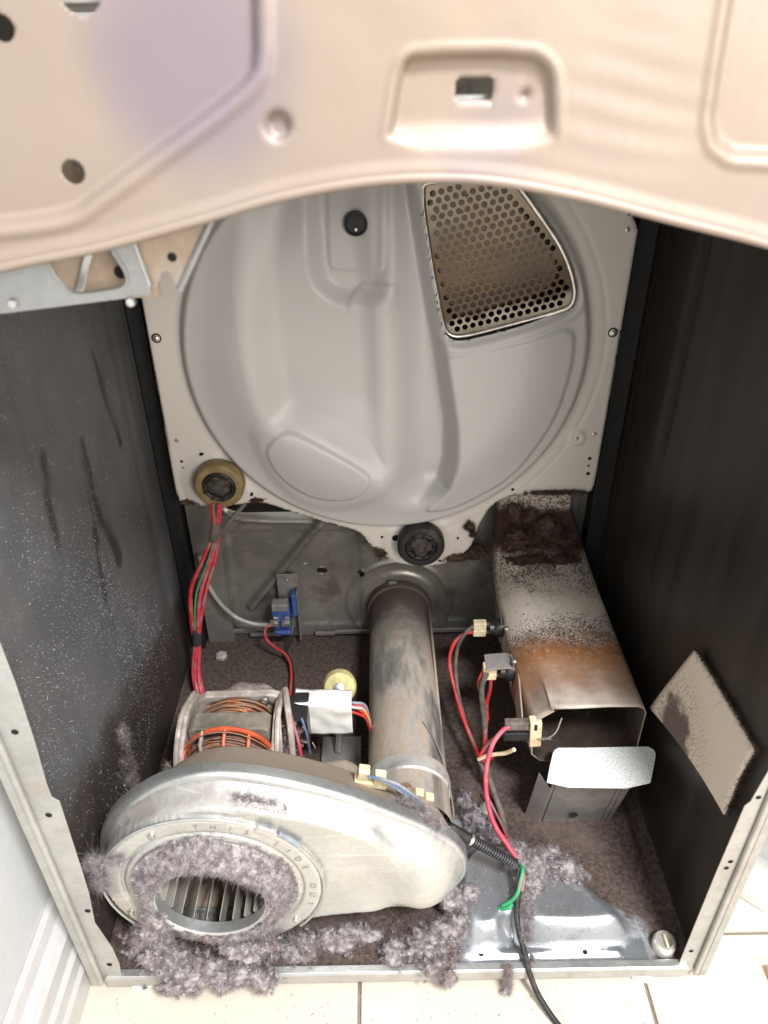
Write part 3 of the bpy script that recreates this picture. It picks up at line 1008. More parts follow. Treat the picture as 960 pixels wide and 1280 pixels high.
# ================================================================== FRONT RAIL (pressed cream sheet across the top)
rail = empty('front_rail', (0, -0.02, 0.80))
tag(rail, 'cream pressed steel rail with arched lower edge across the top of the opening', 'panel')
ARCH = [(-0.36, 0.765), (-0.30, 0.788), (-0.221, 0.809), (-0.166, 0.819), (-0.111, 0.832), (-0.059, 0.845), (-0.008, 0.852), (0.043, 0.8515), (0.094, 0.843), (0.148, 0.830), (0.204, 0.8165), (0.30, 0.79), (0.36, 0.77)]
_as = spline([(a, 0, b) for a, b in ARCH], 14)
AX = np.array([p.x for p in _as])
AZ = np.array([p.z for p in _as])
BIGL = chaikin([(-0.40, 1.05), (-0.065, 1.05), (-0.067, 0.907), (-0.078, 0.894), (-0.155, 0.849), (-0.175, 0.837), (-0.215, 0.832), (-0.40, 0.826)], 2, 0.2)
REC = chaikin([(-0.006, 0.866), (-0.001, 0.894), (0.002, 0.905), (0.008, 0.908), (0.063, 0.908), (0.073, 0.903), (0.077, 0.893), (0.080, 0.864)], 1)
RR = chaikin([(0.151, 1.05), (0.158, 0.880), (0.163, 0.868), (0.175, 0.861), (0.40, 0.853), (0.40, 1.05)], 2, 0.12)
HOLES = [(-0.150, 0.936, 0.0105), (-0.190, 0.921, 0.006), (-0.171, 0.857, 0.0062)]


def rail_out(P):
    x, z = P[:, 0], P[:, 1]
    d = np.maximum(np.abs(x) - 0.352, np.maximum(np.interp(x, AX, AZ) - z, z - 1.02))
    for hx, hz, r in HOLES:
        d = np.maximum(d, -(np.hypot(x - hx, z - hz) - r))
    d = np.maximum(d, -np.maximum(np.abs(x - 0.038) - 0.0095, np.abs(z - 0.8925) - 0.0055))
    return d


def rail_y(P):
    x, z = P[:, 0], P[:, 1]
    q = np.stack([x, z, x * 0], 1)
    y = np.full(len(P), -0.020)
    dL = sdf(P, BIGL)
    y = y + 0.006 * sm(0.004, -0.004, dL) - 0.0022 * sm(0.006, 0.0, np.abs(dL - 0.004))
    up = z - np.interp(x, AX, AZ)
    dR = sdf(P, REC)
    dR = np.where(z < 0.868, np.maximum(dR, 0.868 - z), dR)
    k = sm(0.003, -0.003, sdf(P, REC))
    y = y + 0.006 * k * sm(0.862, 0.880, z) - 0.0015 * sm(0.004, 0, np.abs(sdf(P, REC) - 0.002)) * sm(0.866, 0.88, z)
    d3 = sdf(P, RR)
    y = y + 0.007 * sm(0.003, -0.004, d3) - 0.0016 * sm(0.005, 0, np.abs(d3 - 0.003))
    dm = np.hypot(x + 0.061, z - 0.878)
    y = y + 0.005 * sm(0.0085, 0.0045, dm)
    y = y + 0.0035 * sm(0.004, 0.001, np.hypot(x - 0.064, z - 0.890))
    y = y - 0.0015 * sm(0.010, 0.003, up)
    rip = sm(0.06, 0.01, np.hypot(x - 0.115, (z - 0.885) * 1.2))
    y = y + 0.00018 * rip * np.sin((z - 0.885 + 0.12 * x) * 420 + 3 * fbm(q, 12, 2, 4)) + 0.0008 * fbm(q, 18, 2, 6)
    return y


rs = sheet('pressed_sheet', -0.355, 0.355, 0.762, 1.024, 0.0018, rail_out, rail_y, 'cream_zinc', rail, 'xz', solid=-0.0010)
lip = [Vector((x, -0.0224, z + 0.0006)) for x, z in zip(AX, AZ) if abs(x) < 0.352]
MB().tube(lip, 0.0029, 14).build('rolled_edge', 'cream_zinc', rail, smooth=True)
MB().box(-0.352, 0.352, -0.0145, 0.012, 1.0185, 1.0205).build('top_return', 'cream_zinc', rail)
MB().box(0.0295, 0.0465, -0.006, -0.004, 0.8868, 0.8895).build('catch_tongue', 'galv', rail)
MB().obox((-0.1705, 0.004, 0.8555), (0.005, 0.0015, 0.0035), (0.3, 0.9, 0.2)).build('clip', 'galv', rail, bevel=0.0004)
# faint handwriting, too blurred to read
mb = MB()
for st in ([(-0.012, 0.926), (-0.013, 0.918), (-0.006, 0.918)],
           [(0.012, 0.9265), (0.006, 0.9262), (0.010, 0.9225), (0.013, 0.919), (0.007, 0.9178)],
           [(0.015, 0.9225), (0.0155, 0.919), (0.019, 0.9195), (0.020, 0.9225)], [(0.0255, 0.922), (0.023, 0.9205), (0.025, 0.9185), (0.028, 0.919)],
           [(0.031, 0.9265), (0.031, 0.918)], [(0.036, 0.923), (0.032, 0.9212), (0.037, 0.9185)], [(0.041, 0.921), (0.045, 0.9225), (0.042, 0.9235), (0.0405, 0.920), (0.046, 0.919)],
           [(0.049, 0.923), (0.0495, 0.919)], [(0.0495, 0.922), (0.054, 0.923)], [(0.058, 0.918), (0.060, 0.926), (0.063, 0.925), (0.062, 0.918)]):
    mb.tube([(a, -0.0202, b) for a, b in st], 0.00045, 5)
mb.build('faint_handwriting', 'pencil', rail)

# galvanised corner brace under the rail, upper left
br = empty('corner_brace', (-0.24, 0.015, 0.77))
tag(br, 'bright galvanised brace with arched cut-out under the rail, upper left', 'bracket')
MB().prism([(-0.352, 0.763), (-0.246, 0.772), (-0.218, 0.775), (-0.163, 0.781), (-0.150, 0.783), (-0.1505, 0.792), (-0.156, 0.815), (-0.156, 0.87), (-0.165, 0.87), (-0.170, 0.812), (-0.163, 0.796), (-0.166, 0.788), (-0.180, 0.785), (-0.196, 0.784), (-0.204, 0.791), (-0.212, 0.81), (-0.214, 0.87), (-0.352, 0.87)], 'y', 0.014, 0.016).build('front_plate', 'galv_brace', br, bevel=0.0005)
arch = spline([(-0.214, 0.0145, 0.83), (-0.209, 0.0145, 0.803), (-0.204, 0.0145, 0.791), (-0.196, 0.0145, 0.784), (-0.180, 0.0145, 0.785), (-0.166, 0.0145, 0.788), (-0.163, 0.0145, 0.796), (-0.169, 0.0145, 0.812), (-0.169, 0.0145, 0.83)], 5)
MB().tube(arch, 0.0016, 6).build('cutout_rim', 'galv_brace', br, smooth=True)
for xa in (-0.163, -0.235):
    MB().lathe((xa, 0.0135, 0.779), (0, -1, 0), [(0.003, 0), (0.0025, 0.003), (0.0001, 0.0035)], 10).build('rivet', 'galv', br, smooth=True)
# sloping gusset with rolled edges, runs back from the front plate
v = [(-0.150, 0.017, 0.783), (-0.143, 0.017, 0.795), (-0.138, 0.017, 0.796), (-0.133, 0.017, 0.783), (-0.102, 0.017, 0.835), (-0.112, 0.017, 0.87), (-0.154, 0.017, 0.87)]
gs = MB()
pts = [(-0.1500, 0.783), (-0.1465, 0.787), (-0.1435, 0.794), (-0.1405, 0.7965), (-0.1375, 0.795), (-0.1352, 0.788), (-0.1330, 0.783), (-0.108, 0.824), (-0.085, 0.86), (-0.085, 0.88), (-0.156, 0.88), (-0.1545, 0.815)]
gs.prism(pts, 'y', 0.0165, 0.0182)
gs.build('gusset', 'galv_dusty', br, bevel=0.0004)
MB().tube([(-0.1332, 0.0165, 0.7845), (-0.108, 0.0165, 0.8255), (-0.085, 0.0165, 0.862)], 0.0026, 8).build('gusset_edge', 'galv_brace', br, smooth=True)
MB().tube([(-0.1505, 0.0150, 0.788), (-0.1555, 0.0150, 0.815), (-0.1555, 0.0150, 0.86)], 0.0018, 8).build('fold_line', 'galv_brace', br, smooth=True)
mb = MB().lathe((-0.1345, 0.0162, 0.8045), (0, -1, 0), [(0.0028, 0), (0.0028, 0.0003), (0.0001, 0.0003)], 12)
mb.build('brace_hole', 'dark_hole', br)
# tan inner plate seen through the cut-out
MB().prism([(-0.352, 0.77), (-0.150, 0.776), (-0.150, 0.88), (-0.352, 0.88)], 'y', 0.032, 0.034).build('inner_plate', 'galv_dusty', br)
MB().obox((-0.1905, 0.0305, 0.800), (0.0025, 0.0015, 0.022), (0, 0.45, 0)).build('inner_rib', 'galv', br, bevel=0.0006)
MB().lathe((-0.1720, 0.0315, 0.792), (0, -1, 0), [(0.0042, 0), (0.0042, 0.0003), (0.0001, 0.0003)], 12).build('inner_hole', 'dark_hole', br)
MB().lathe((-0.1690, 0.0315, 0.8045), (0, -1, 0), [(0.0020, 0), (0.0020, 0.0003), (0.0001, 0.0003)], 12).build('inner_hole', 'dark_hole', br)

# ================================================================== REAR BULKHEAD
bh = empty('rear_bulkhead', (0, 0.50, 0.22))
tag(bh, 'grey-white enamelled drum back plate with round dished face and embossings', 'drum plate')
BY = 0.500
OUT = chaikin([(-0.3065, 0.80), (-0.3085, 0.45), (-0.310, 0.352), (-0.307, 0.328), (-0.290, 0.322), (-0.235, 0.325), (-0.184, 0.327), (-0.144, 0.309), (-0.079, 0.284), (-0.043, 0.271), (-0.022, 0.238), (0.005, 0.215), (0.05, 0.205), (0.093, 0.210), (0.126, 0.236), (0.138, 0.287), (0.154, 0.317), (0.183, 0.334), (0.24, 0.3345), (0.295, 0.334), (0.302, 0.343), (0.303, 0.5), (0.303, 0.80)], 2, 0.2)
SCR = chaikin([(0.039, 0.758), (0.048, 0.768), (0.140, 0.770), (0.152, 0.760), (0.180, 0.727), (0.212, 0.688), (0.232, 0.644), (0.232, 0.622), (0.221, 0.614), (0.150, 0.595), (0.092, 0.580), (0.075, 0.586), (0.069, 0.602), (0.052, 0.68)], 3, 0.25)
BASIN = chaikin([(-0.150, 0.80), (-0.165, 0.720), (-0.177, 0.660), (-0.178, 0.569), (-0.168, 0.489), (-0.150, 0.462), (-0.095, 0.436), (-0.010, 0.385), (0.010, 0.400), (0.012, 0.50), (0.008, 0.62), (0.0, 0.70), (-0.004, 0.80)], 2)
CHAN = chaikin([(-0.006, 0.80), (0.004, 0.70), (0.010, 0.577), (0.014, 0.462), (0.010, 0.390), (0.018, 0.345), (0.045, 0.330), (0.075, 0.350), (0.088, 0.400), (0.088, 0.461), (0.070, 0.576), (0.052, 0.668), (0.034, 0.764), (0.032, 0.80)], 2)
RIDGE = chaikin([(-0.190, 0.460), (-0.155, 0.472), (-0.095, 0.442), (-0.006, 0.384), (0.0, 0.365), (-0.035, 0.335), (-0.10, 0.318), (-0.16, 0.36)], 2)
OVAL = chaikin([(-0.163, 0.440), (-0.140, 0.461), (-0.116, 0.453), (-0.029, 0.396), (-0.025, 0.378), (-0.047, 0.350), (-0.100, 0.344), (-0.144, 0.373), (-0.166, 0.415)], 2)
POCK = chaikin([(-0.096, 0.82), (-0.099, 0.670), (-0.090, 0.640), (-0.064, 0.620), (-0.014, 0.619), (0.010, 0.637), (0.010, 0.82)], 2, 0.2)
PLATE = chaikin([(-0.067, 0.80), (-0.071, 0.672), (-0.064, 0.662), (-0.009, 0.662), (-0.002, 0.671), (-0.002, 0.80)], 2, 0.2)
STEPB = np.array([(-0.046, 0.630), (-0.028, 0.6475), (0.012, 0.650), (0.012, 0.60), (-0.05, 0.60)])
TRI = chaikin([(0.072, 0.561), (0.085, 0.563), (0.160, 0.578), (0.236, 0.595), (0.240, 0.545), (0.226, 0.462), (0.177, 0.374), (0.095, 0.322), (0.050, 0.318), (0.083, 0.352), (0.098, 0.411), (0.089, 0.485)], 2, 0.2)


def bulk_out(P):
    return np.maximum(np.maximum(sdf(P, OUT), -sdf(P, SCR)), 0.0122 - np.hypot(P[:, 0] + 0.036, P[:, 1] - 0.7185))


def bulk_h(P):
    x, z = P[:, 0], P[:, 1]
    r = np.hypot(x + 0.002, z - 0.550)
    dsc = r - 0.267
    h = 0.012 * sm(0.001, -0.011, dsc) + 0.0007 * sm(0.004, 0.0, np.abs(dsc - 0.001))
    h = h - 0.0006 * sm(0.005, 0.0, np.abs(r - 0.287)) * (x > 0.05)
    h = h + 0.016 * sm(-0.012, -0.10, dsc)
    db = sdf(P, BASIN)
    fade = 1 - 0.55 * sm(0.10, 0.03, np.hypot(x + 0.08, z - 0.42))
    h = h - 0.018 * fade * sm(0.012, -0.046, db)
    xl = np.interp(z, [0.39, 0.462, 0.577, 0.70, 0.80], [0.002, -0.004, -0.004, -0.010, -0.020])
    xr = np.interp(z, [0.33, 0.36, 0.40, 0.461, 0.576, 0.668, 0.764, 0.80], [0.060, 0.090, 0.098, 0.097, 0.077, 0.058, 0.040, 0.035])
    h = h - 0.034 * sm(0.0, 0.021, xr - x) * sm(-0.012, 0.055, x - xl) * sm(0.318, 0.375, z)
    h = h + 0.003 * sm(0.010, -0.012, sdf(P, RIDGE))
    h = h + 0.0026 * sm(0.0022, -0.0022, sdf(P, OVAL))
    h = h - 0.013 * sm(0.002, -0.024, sdf(P, POCK)) + 0.0024 * sm(0.0018, -0.0018, sdf(P, PLATE)) + 0.0025 * sm(0.003, -0.003, sdf(P, STEPB)) * sm(0.606, 0.636, z)
    h = h + 0.0042 * sm(0.004, -0.004, sdf(P, TRI))
    ds = sdf(P, SCR)
    h = h + 0.0025 * sm(0.020, 0.011, ds) - 0.006 * sm(0.011, 0.001, ds)
    # flange details: folded rim strip, dimple, roller bosses
    h = h + 0.0025 * sm(0.006, 0.0, np.hypot(x - 0.265, z - 0.426) - 0.008)
    h = h - 0.002 * sm(0.009, 0.0, np.hypot(x - 0.265, z - 0.426))
    h = h + 0.003 * sm(0.012, -0.004, np.hypot(x + 0.246, z - 0.36) - 0.045) * sm(0.27, 0.285, r)
    h = h + 0.003 * sm(0.012, -0.004, np.hypot(x - 0.048, z - 0.25) - 0.05) * sm(0.268, 0.28, r)
    h = h + 0.0025 * sm(0.004, 0.0, sdf(P, OUT) + 0.003)
    bear = np.hypot(x + 0.036, z - 0.7185)
    h = h - 0.0035 * sm(0.016, 0.011, bear)
    return h


bsh = sheet('enamelled_sheet', -0.314, 0.308, 0.200, 0.802, 0.0022, bulk_out, lambda P: BY - 1.25 * bulk_h(P), 'enamel', bh, 'xz', solid=-0.0012)


def bulk_pt(x, z, lift=0.0):
    return (x, BY - 1.25 * float(bulk_h(np.array([[x, z]]))[0]) - lift - 0.0013, z)


for sx, sz in ((-0.297, 0.580), (0.292, 0.579)):
    p = bulk_pt(sx, sz)
    MB().lathe(p, (0, -1, 0), [(0.0065, 0), (0.0065, 0.0008), (0.0001, 0.0008)], 16).build('screw_recess', 'bakelite', bh)
    screw(bh, (p[0], p[1] - 0.0009, p[2]), (0, -1, 0), 0.0032)
for sx, sz in ((0.265, 0.426), (0.289, 0.432), (-0.294, 0.432), (0.290, 0.707)):
    screw(bh, bulk_pt(sx, sz), (0, -1, 0), 0.0020, 'zinc', 'rivet')
for sx, sz, r in ((0.288, 0.393, 0.0026), (0.288, 0.381, 0.0018), (0.289, 0.368, 0.0028), (0.182, 0.343, 0.0024), (-0.263, 0.409, 0.0034), (-0.293, 0.398, 0.0022), (-0.2925, 0.388, 0.0013), (-0.200, 0.343, 0.0034), (0.288, 0.738, 0.0024), (0.289, 0.725, 0.0024), (0.0105, 0.262, 0.0055), (-0.010, 0.262, 0.0022), (0.105, 0.258, 0.0022)):
    MB().lathe(bulk_pt(sx, sz), (0, -1, 0), [(r, 0), (r, 0.0004), (0.0001, 0.0004)], 14).build('punched_hole', 'dark_hole', bh)
# drum bearing in the plate
bx, bz = -0.036, 0.7185
p = bulk_pt(bx + 0.014, bz)
bearing = MB().lathe((bx, p[1] + 0.0005, bz), (0, -1, 0), [(0.0140, -0.001), (0.0140, 0.0012), (0.0122, 0.0016), (0.0112, 0.0005), (0.0104, -0.020), (0.0001, -0.020)], 28).build('drum_bearing', 'black_gap', bh, smooth=True)
MB().lathe((bx, p[1] + 0.014, bz - 0.0055), (0, -1, 0), [(0.0050, 0), (0.0050, 0.010), (0.0001, 0.010)], 14).build('bearing_cup', 'rubber', bearing, smooth=True)
MB().lathe((bx, p[1] - 0.0005, bz - 0.0058), (0, -1, 0), [(0.0019, -0.01), (0.0019, 0.002), (0.0001, 0.0026)], 12).build('shaft_tip', 'cover', bearing, smooth=True)

# perforated inlet screen
scr = empty('inlet_screen', (0.14, 0.495, 0.60))
tag(scr, 'perforated brassy steel screen set in the upper right of the drum plate', 'screen')
SY = BY - 0.019
pitch = 0.0100
ang = math.radians(14)
ca, sa = math.cos(ang), math.sin(ang)
rows = []
for j in range(-16, 17):
    for i in range(-16, 17):
        u = (i + 0.5 * (j % 2)) * pitch
        vv_ = j * pitch * 0.866
        rows.append((0.140 + u * ca - vv_ * sa, 0.676 + u * sa + vv_ * ca))
rows = np.array(rows)
dcell = sdf(rows, SCR)
mb = MB()
HR = pitch / math.sqrt(3)
hole_r = 0.00370
for (cx, cz), dd in zip(rows, dcell):
    if dd > 0.0045:
        continue
    ring_o, ring_i = [], []
    for k in range(12):
        a = math.radians(30 * k) + ang + math.radians(30)
        rr = HR if k % 2 == 0 else HR * math.cos(math.radians(30))
        bulge = -0.004 * max(0.0, 1 - ((cx - 0.14) ** 2 + (cz - 0.68) ** 2) / 0.011)
        ring_o.append((cx + rr * math.cos(a), SY + bulge, cz + rr * math.sin(a)))
        ring_i.append((cx + hole_r * math.cos(a), SY + bulge, cz + hole_r * math.sin(a)))
    if dd > -0.0085:
        q_ = np.array([(a_, c_) for a_, b_, c_ in ring_o])
        for it in range(2):
            d_ = np.maximum(sdf(q_, SCR) + 0.0004, 0)
            e_ = 2e-4
            g_ = np.stack([sdf(q_ + [e_, 0], SCR) - sdf(q_ - [e_, 0], SCR), sdf(q_ + [0, e_], SCR) - sdf(q_ - [0, e_], SCR)], 1) / (2 * e_)
            q_ = q_ - d_[:, None] * g_
        mb.add([(a_, ring_o[0][1], c_) for a_, c_ in q_], [tuple(range(12))])
    else:
        deep = [(a_, b_ + 0.0011, c_) for a_, b_, c_ in ring_i]
        f = [(k, (k + 1) % 12, 12 + (k + 1) % 12, 12 + k) for k in range(12)] + [(12 + k, 12 + (k + 1) % 12, 24 + (k + 1) % 12, 24 + k) for k in range(12)]
        mb.add(ring_o + ring_i + deep, f)
link('perforated_sheet', mb.v, mb.f, 'screen', scr)
rimp = [(x, SY - 0.001, z) for x, z in SCR]
MB().tube(rimp, 0.0040, 10, closed=True).build('rolled_rim', 'zinc', scr, smooth=True)
big = np.array([0.14, 0.675]) + (SCR - [0.14, 0.675]) * 1.03
MB().tube([(x, SY + 0.0015, z) for x, z in big], 0.0022, 6, closed=True).build('rubber_gasket', 'black_gap', scr, smooth=True)
# lint matted behind the screen, leaving the lowest and outer holes open
LB = chaikin([(0.040, 0.772), (0.140, 0.772), (0.158, 0.738), (0.180, 0.712), (0.212, 0.672), (0.208, 0.645), (0.185, 0.632), (0.110, 0.610), (0.078, 0.604), (0.056, 0.68)], 2)
def back_lint(P):
    q = np.stack([P[:, 0], P[:, 1], P[:, 0] * 0], 1)
    d = sdf(P, LB)
    return SY + 0.0005 + 0.0007 * fbm(q, 120, 3, 3) + 0.012 * sm(-0.006, 0.004, d) - 0.004 * np.maximum(0, 1 - ((P[:, 0] - 0.14) ** 2 + (P[:, 1] - 0.68) ** 2) / 0.011)
ml = sheet('matted_lint', 0.03, 0.22, 0.59, 0.78, 0.0024, lambda P: sdf(P, LB) - 0.004, back_lint, 'screen_lint', scr, 'xz')
MB().box(0.03, 0.24, 0.545, 0.547, 0.56, 0.79).build('air_duct_back', 'dark_hole', scr)
mb = MB()
rim2 = [(x, z) for x, z in big]
nR = len(rim2)
mb.add([(x, SY + 0.003, z) for x, z in rim2] + [(x, 0.545, z) for x, z in rim2], [(i, (i + 1) % nR, nR + (i + 1) % nR, nR + i) for i in range(nR)])
mb.build('air_duct_wall', 'dark_hole', scr)

# drum rollers
def roller(c, ringmat, label):
    o = empty('drum_roller', (c[0], c[1], c[2] - 0.035))
    tag(o, label, 'roller', 'drum rollers on the bulkhead')
    MB().lathe(c, (0, -1, 0), [(0.020, -0.024), (0.0340, -0.022), (0.0355, -0.018), (0.0355, -0.004), (0.0335, 0.0), (0.0315, 0.0008), (0.0245, 0.0004), (0.0225, -0.004), (0.0225, -0.024)], 48, False).build('tread', ringmat, o, smooth=True)
    mb = MB().lathe(c, (0, -1, 0), [(0.0228, -0.006), (0.0228, -0.0010), (0.0205, 0.0004), (0.0175, -0.0010), (0.0165, -0.0075), (0.0001, -0.0075)], 36)
    hub = mb.build('hub', 'rubber', o, smooth=True)
    for k in range(9):
        a = 2 * math.pi * k / 9
        MB().obox((c[0] + 0.0198 * math.cos(a), c[1] - 0.0012, c[2] + 0.0198 * math.sin(a)), (0.0010, 0.0016, 0.0030), (0, -a + math.pi / 2, 0)).build('hub_rib', 'rubber', hub)
    V, F = ico(3)
    P = V * [0.0170, 0.0065, 0.0170]
    P = P * (1 + 0.5 * fbm(P + np.array(c), 130, 3, 5))[:, None] + np.array(c) + [0, 0.004, 0]
    link('dirty_cap', P, F, 'hub_dirty', o, smooth=True)
    MB().lathe((c[0], c[1] - 0.001, c[2] - 0.004), (0, -1, 0), [(0.0036, -0.004), (0.0036, 0.0024), (0.0001, 0.003)], 8).build('axle_tip', 'hub_dirty', o, smooth=True)
    return o


roller((-0.2395, 0.468, 0.3705), 'roller_tan', 'olive tan drum roller with black hub, above the red wire bundle')
roller((0.0480, 0.468, 0.2600), 'rubber', 'black rubber drum roller at the lowest point of the drum plate')

# ================================================================== EXHAUST TUBE
tb = empty('exhaust_tube', (0.018, 0.34, 0.03))
tag(tb, 'dusty round steel exhaust tube running from the blower to the back wall', 'duct')
path = [(0.018, 0.105, 0.106), (0.018, 0.20, 0.102), (0.018, 0.35, 0.089), (0.018, 0.567, 0.068)]
MB().tube([Vector(a).lerp(Vector(b), t) for a, b in zip(path[:-1], path[1:]) for t in (0, 0.25, 0.5, 0.75)] + [Vector(path[-1])], 0.0505, 48, cap=False).build('tube_wall', 'tube', tb, smooth=True)
for yy_, zz_, r in ((0.556, 0.069, 0.0545), (0.165, 0.1035, 0.0530)):
    MB().lathe((0.018, yy_, zz_), (0, 1, -0.06), [(0.0500, -0.012), (r, -0.010), (r + 0.0012, 0), (r, 0.010), (0.0500, 0.012)], 48, False).build('collar', 'tube' if yy_ > 0.3 else 'galv_blue', tb, smooth=True)
MB().box(0.000, 0.014, 0.5545, 0.5575, 0.121, 0.128).build('tab', 'galv_mid', tb, bevel=0.0006)
MB().box(0.0645, 0.0680, 0.12, 0.50, 0.108, 0.1105).build('seam', 'tube', tb, bevel=0.0008)
MB().tube(spline([(0.040, 0.235, 0.1475), (0.056, 0.205, 0.1395), (0.066, 0.17, 0.1275), (0.0705, 0.14, 0.1165), (0.072, 0.12, 0.108)], 6), 0.0009, 6).build('retaining_wire', 'galv_mid', tb, smooth=True)
# lint film on top of the tube near the wall
# ================================================================== BLOWER HOUSING
bl = empty('blower_housing', (-0.18, 0.07, 0.005))
tag(bl, 'galvanised scroll blower housing with round inlet, clogged with grey lint', 'blower')
CX, CZ = -0.2005, 0.1300
SC = chaikin([(-0.329, 0.135), (-0.3225, 0.178), (-0.303, 0.215), (-0.279, 0.240), (-0.244, 0.267), (-0.193, 0.282), (-0.136, 0.273), (-0.055, 0.242), (0.031, 0.186), (0.064, 0.158), (0.079, 0.125), (0.079, 0.095), (0.063, 0.062), (0.030, 0.046), (-0.03, 0.044), (-0.09, 0.036), (-0.14, 0.014), (-0.195, 0.003), (-0.250, 0.012), (-0.295, 0.044), (-0.320, 0.090)], 2, 0.22)


def scroll_out(P):
    return np.maximum(sdf(P, SC), -(np.hypot(P[:, 0] - CX, P[:, 1] - CZ) - 0.0605))


def scroll_front(P):
    x, z = P[:, 0], P[:, 1]
    s = -sdf(P, SC)
    k = sm(-0.03, 0.035, x)
    w = 0.017 + 0.030 * k
    y1 = 0.060 - 0.0245 * np.clip(s / w, 0, 1) - 0.0022 * sm(0.0030, 0.0, np.abs(s - w)) * (1 - k) - 0.0012 * sm(0.0022, 0.0, np.abs(s - w * 0.45)) * (1 - k)
    y1 = y1 - 0.0065 * sm(w * 1.0, w * 1.35, s) * (1 - k)
    t = np.clip(s / 0.056, 0, 1)
    dome = 0.060 - 0.044 * (0.5 * np.sin(t * math.pi / 2) + 0.5 * np.sqrt(np.clip(1 - (1 - t) ** 2, 0, 1)))
    y = y1 * (1 - k) + dome * k
    r = np.hypot(x - CX, z - CZ)
    ring = 0.0265 - 0.0028 * sm(0.1185, 0.1165, r) + 0.0035 * sm(0.0035, 0, np.abs(r - 0.097)) - 0.0
    cone = 0.0235 - 0.0195 * sm(0.092, 0.064, r) + 0.002 * sm(0.004, 0.0, r - 0.0605)
    yr = np.where(r < 0.097, cone + 0.0035 * sm(0.0035, 0, np.abs(r - 0.097)), ring)
    return np.where(r < 0.1195, np.minimum(yr, y), y)


sheet('front_shell', -0.335, 0.085, -0.001, 0.288, 0.0020, scroll_out, scroll_front, 'galv_blue', bl, 'xz', solid=-0.0009)


def scroll_back(P):
    s = -sdf(P, SC)
    k = sm(-0.03, 0.04, P[:, 0])
    y = 0.068 + 0.060 * np.clip((s - 0.001) / (0.044 - 0.018 * k), 0, 1) ** 1.15
    return y


bs = sheet('rear_shell', -0.335, 0.085, -0.001, 0.288, 0.0025, lambda P: sdf(P, SC) + 0.0012, scroll_back, 'galv_dusty', bl, 'xz', solid=0.0009, flip=True)
rim_path = [(x, 0.0640, z) for x, z in chaikin(SC, 1)]
mb = MB()
nP = len(rim_path)
cen = np.array([-0.12, 0.13])
R = np.array([(x, z) for x, _, z in rim_path])
tang = np.roll(R, -1, 0) - np.roll(R, 1, 0)
tang /= np.linalg.norm(tang, axis=1, keepdims=True)
nor = np.stack([-tang[:, 1], tang[:, 0]], 1)
if ((R - cen) * nor).sum() < 0:
    nor = -nor
secs = [(-0.0045, -0.0120), (-0.0010, -0.0112), (0.0018, -0.0090), (0.0028, -0.0050), (0.0026, 0.0050), (-0.001, 0.0065)]
vv_ = []
for off, dy in secs:
    vv_ += [(R[i, 0] + nor[i, 0] * off, 0.0625 + dy, R[i, 1] + nor[i, 1] * off) for i in range(nP)]
ff_ = [(a * nP + i, a * nP + (i + 1) % nP, (a + 1) * nP + (i + 1) % nP, (a + 1) * nP + i) for a in range(len(secs) - 1) for i in range(nP)]
mb.add(vv_, ff_).build('seam_flange', 'galv', bl, smooth=True)
# inlet ring plate
lipo = MB().lathe((CX, 0.0045, CZ), (0, -1, 0), [(0.0615, -0.0075), (0.0610, -0.001), (0.0600, 0.0012), (0.0585, 0.0), (0.0580, -0.012)], 64, False).build('inlet_lip', 'galv', bl, smooth=True)
arcp = [(CX + 0.1205 * math.cos(a), 0.0255 - 0.0025, CZ + 0.1205 * math.sin(a)) for a in np.linspace(math.radians(-42), math.radians(222), 60)]
MB().tube(arcp, 0.0016, 6).build('ring_edge', 'galv', bl, smooth=True)
a0 = math.radians(57)
MB().obox((CX + 0.121 * math.cos(a0), 0.0215, CZ + 0.121 * math.sin(a0)), (0.010, 0.0016, 0.005), (0, -a0 + math.pi / 2, 0)).build('ring_tab', 'galv_blue', bl, bevel=0.001)
for aa in (-38, 205, 118):
    a = math.radians(aa)
    screw(bl, (CX + 0.108 * math.cos(a), 0.0232, CZ + 0.108 * math.sin(a)), (0, -1, 0), 0.0034)
MB().tube([(CX + 0.1225 * math.cos(a), 0.0235, CZ + 0.1225 * math.sin(a)) for a in np.linspace(math.radians(50), math.radians(36), 8)], 0.0028, 8).build('ring_clip', 'grey_wire', bl, smooth=True)


def glyph(ch, size):
    cu = bpy.data.curves.new('glyph', 'FONT')
    cu.body = ch
    cu.size = size
    cu.extrude = 0.00025
    cu.align_x = 'CENTER'
    cu.align_y = 'CENTER'
    cu.offset = -0.0003
    to = bpy.data.objects.new('glyph', cu)
    C.objects.link(to)
    bpy.context.view_layer.update()
    me = bpy.data.meshes.new_from_object(to.evaluated_get(bpy.context.evaluated_depsgraph_get()))
    out = ([v.co.copy() for v in me.vertices], [tuple(p.vertices) for p in me.polygons])
    bpy.data.objects.remove(to)
    bpy.data.curves.remove(cu)
    bpy.data.meshes.remove(me)
    return out


text = 'THIS SIDE OUT'
for k, ch in enumerate(text):
    if ch == ' ':
        continue
    a = math.radians(92 - 9.2 * k)
    vs, fs = glyph(ch, 0.0105)
    rot = a - math.pi / 2
    out = []
    for p in vs:
        x = p.x * math.cos(rot) - p.y * math.sin(rot)
        z = p.x * math.sin(rot) + p.y * math.cos(rot)
        out.append((CX + 0.108 * math.cos(a) + x, 0.0222 - p.z * 0.6, CZ + 0.108 * math.sin(a) + z))
    link('stamped_letter', out, fs, 'stamp', bl)

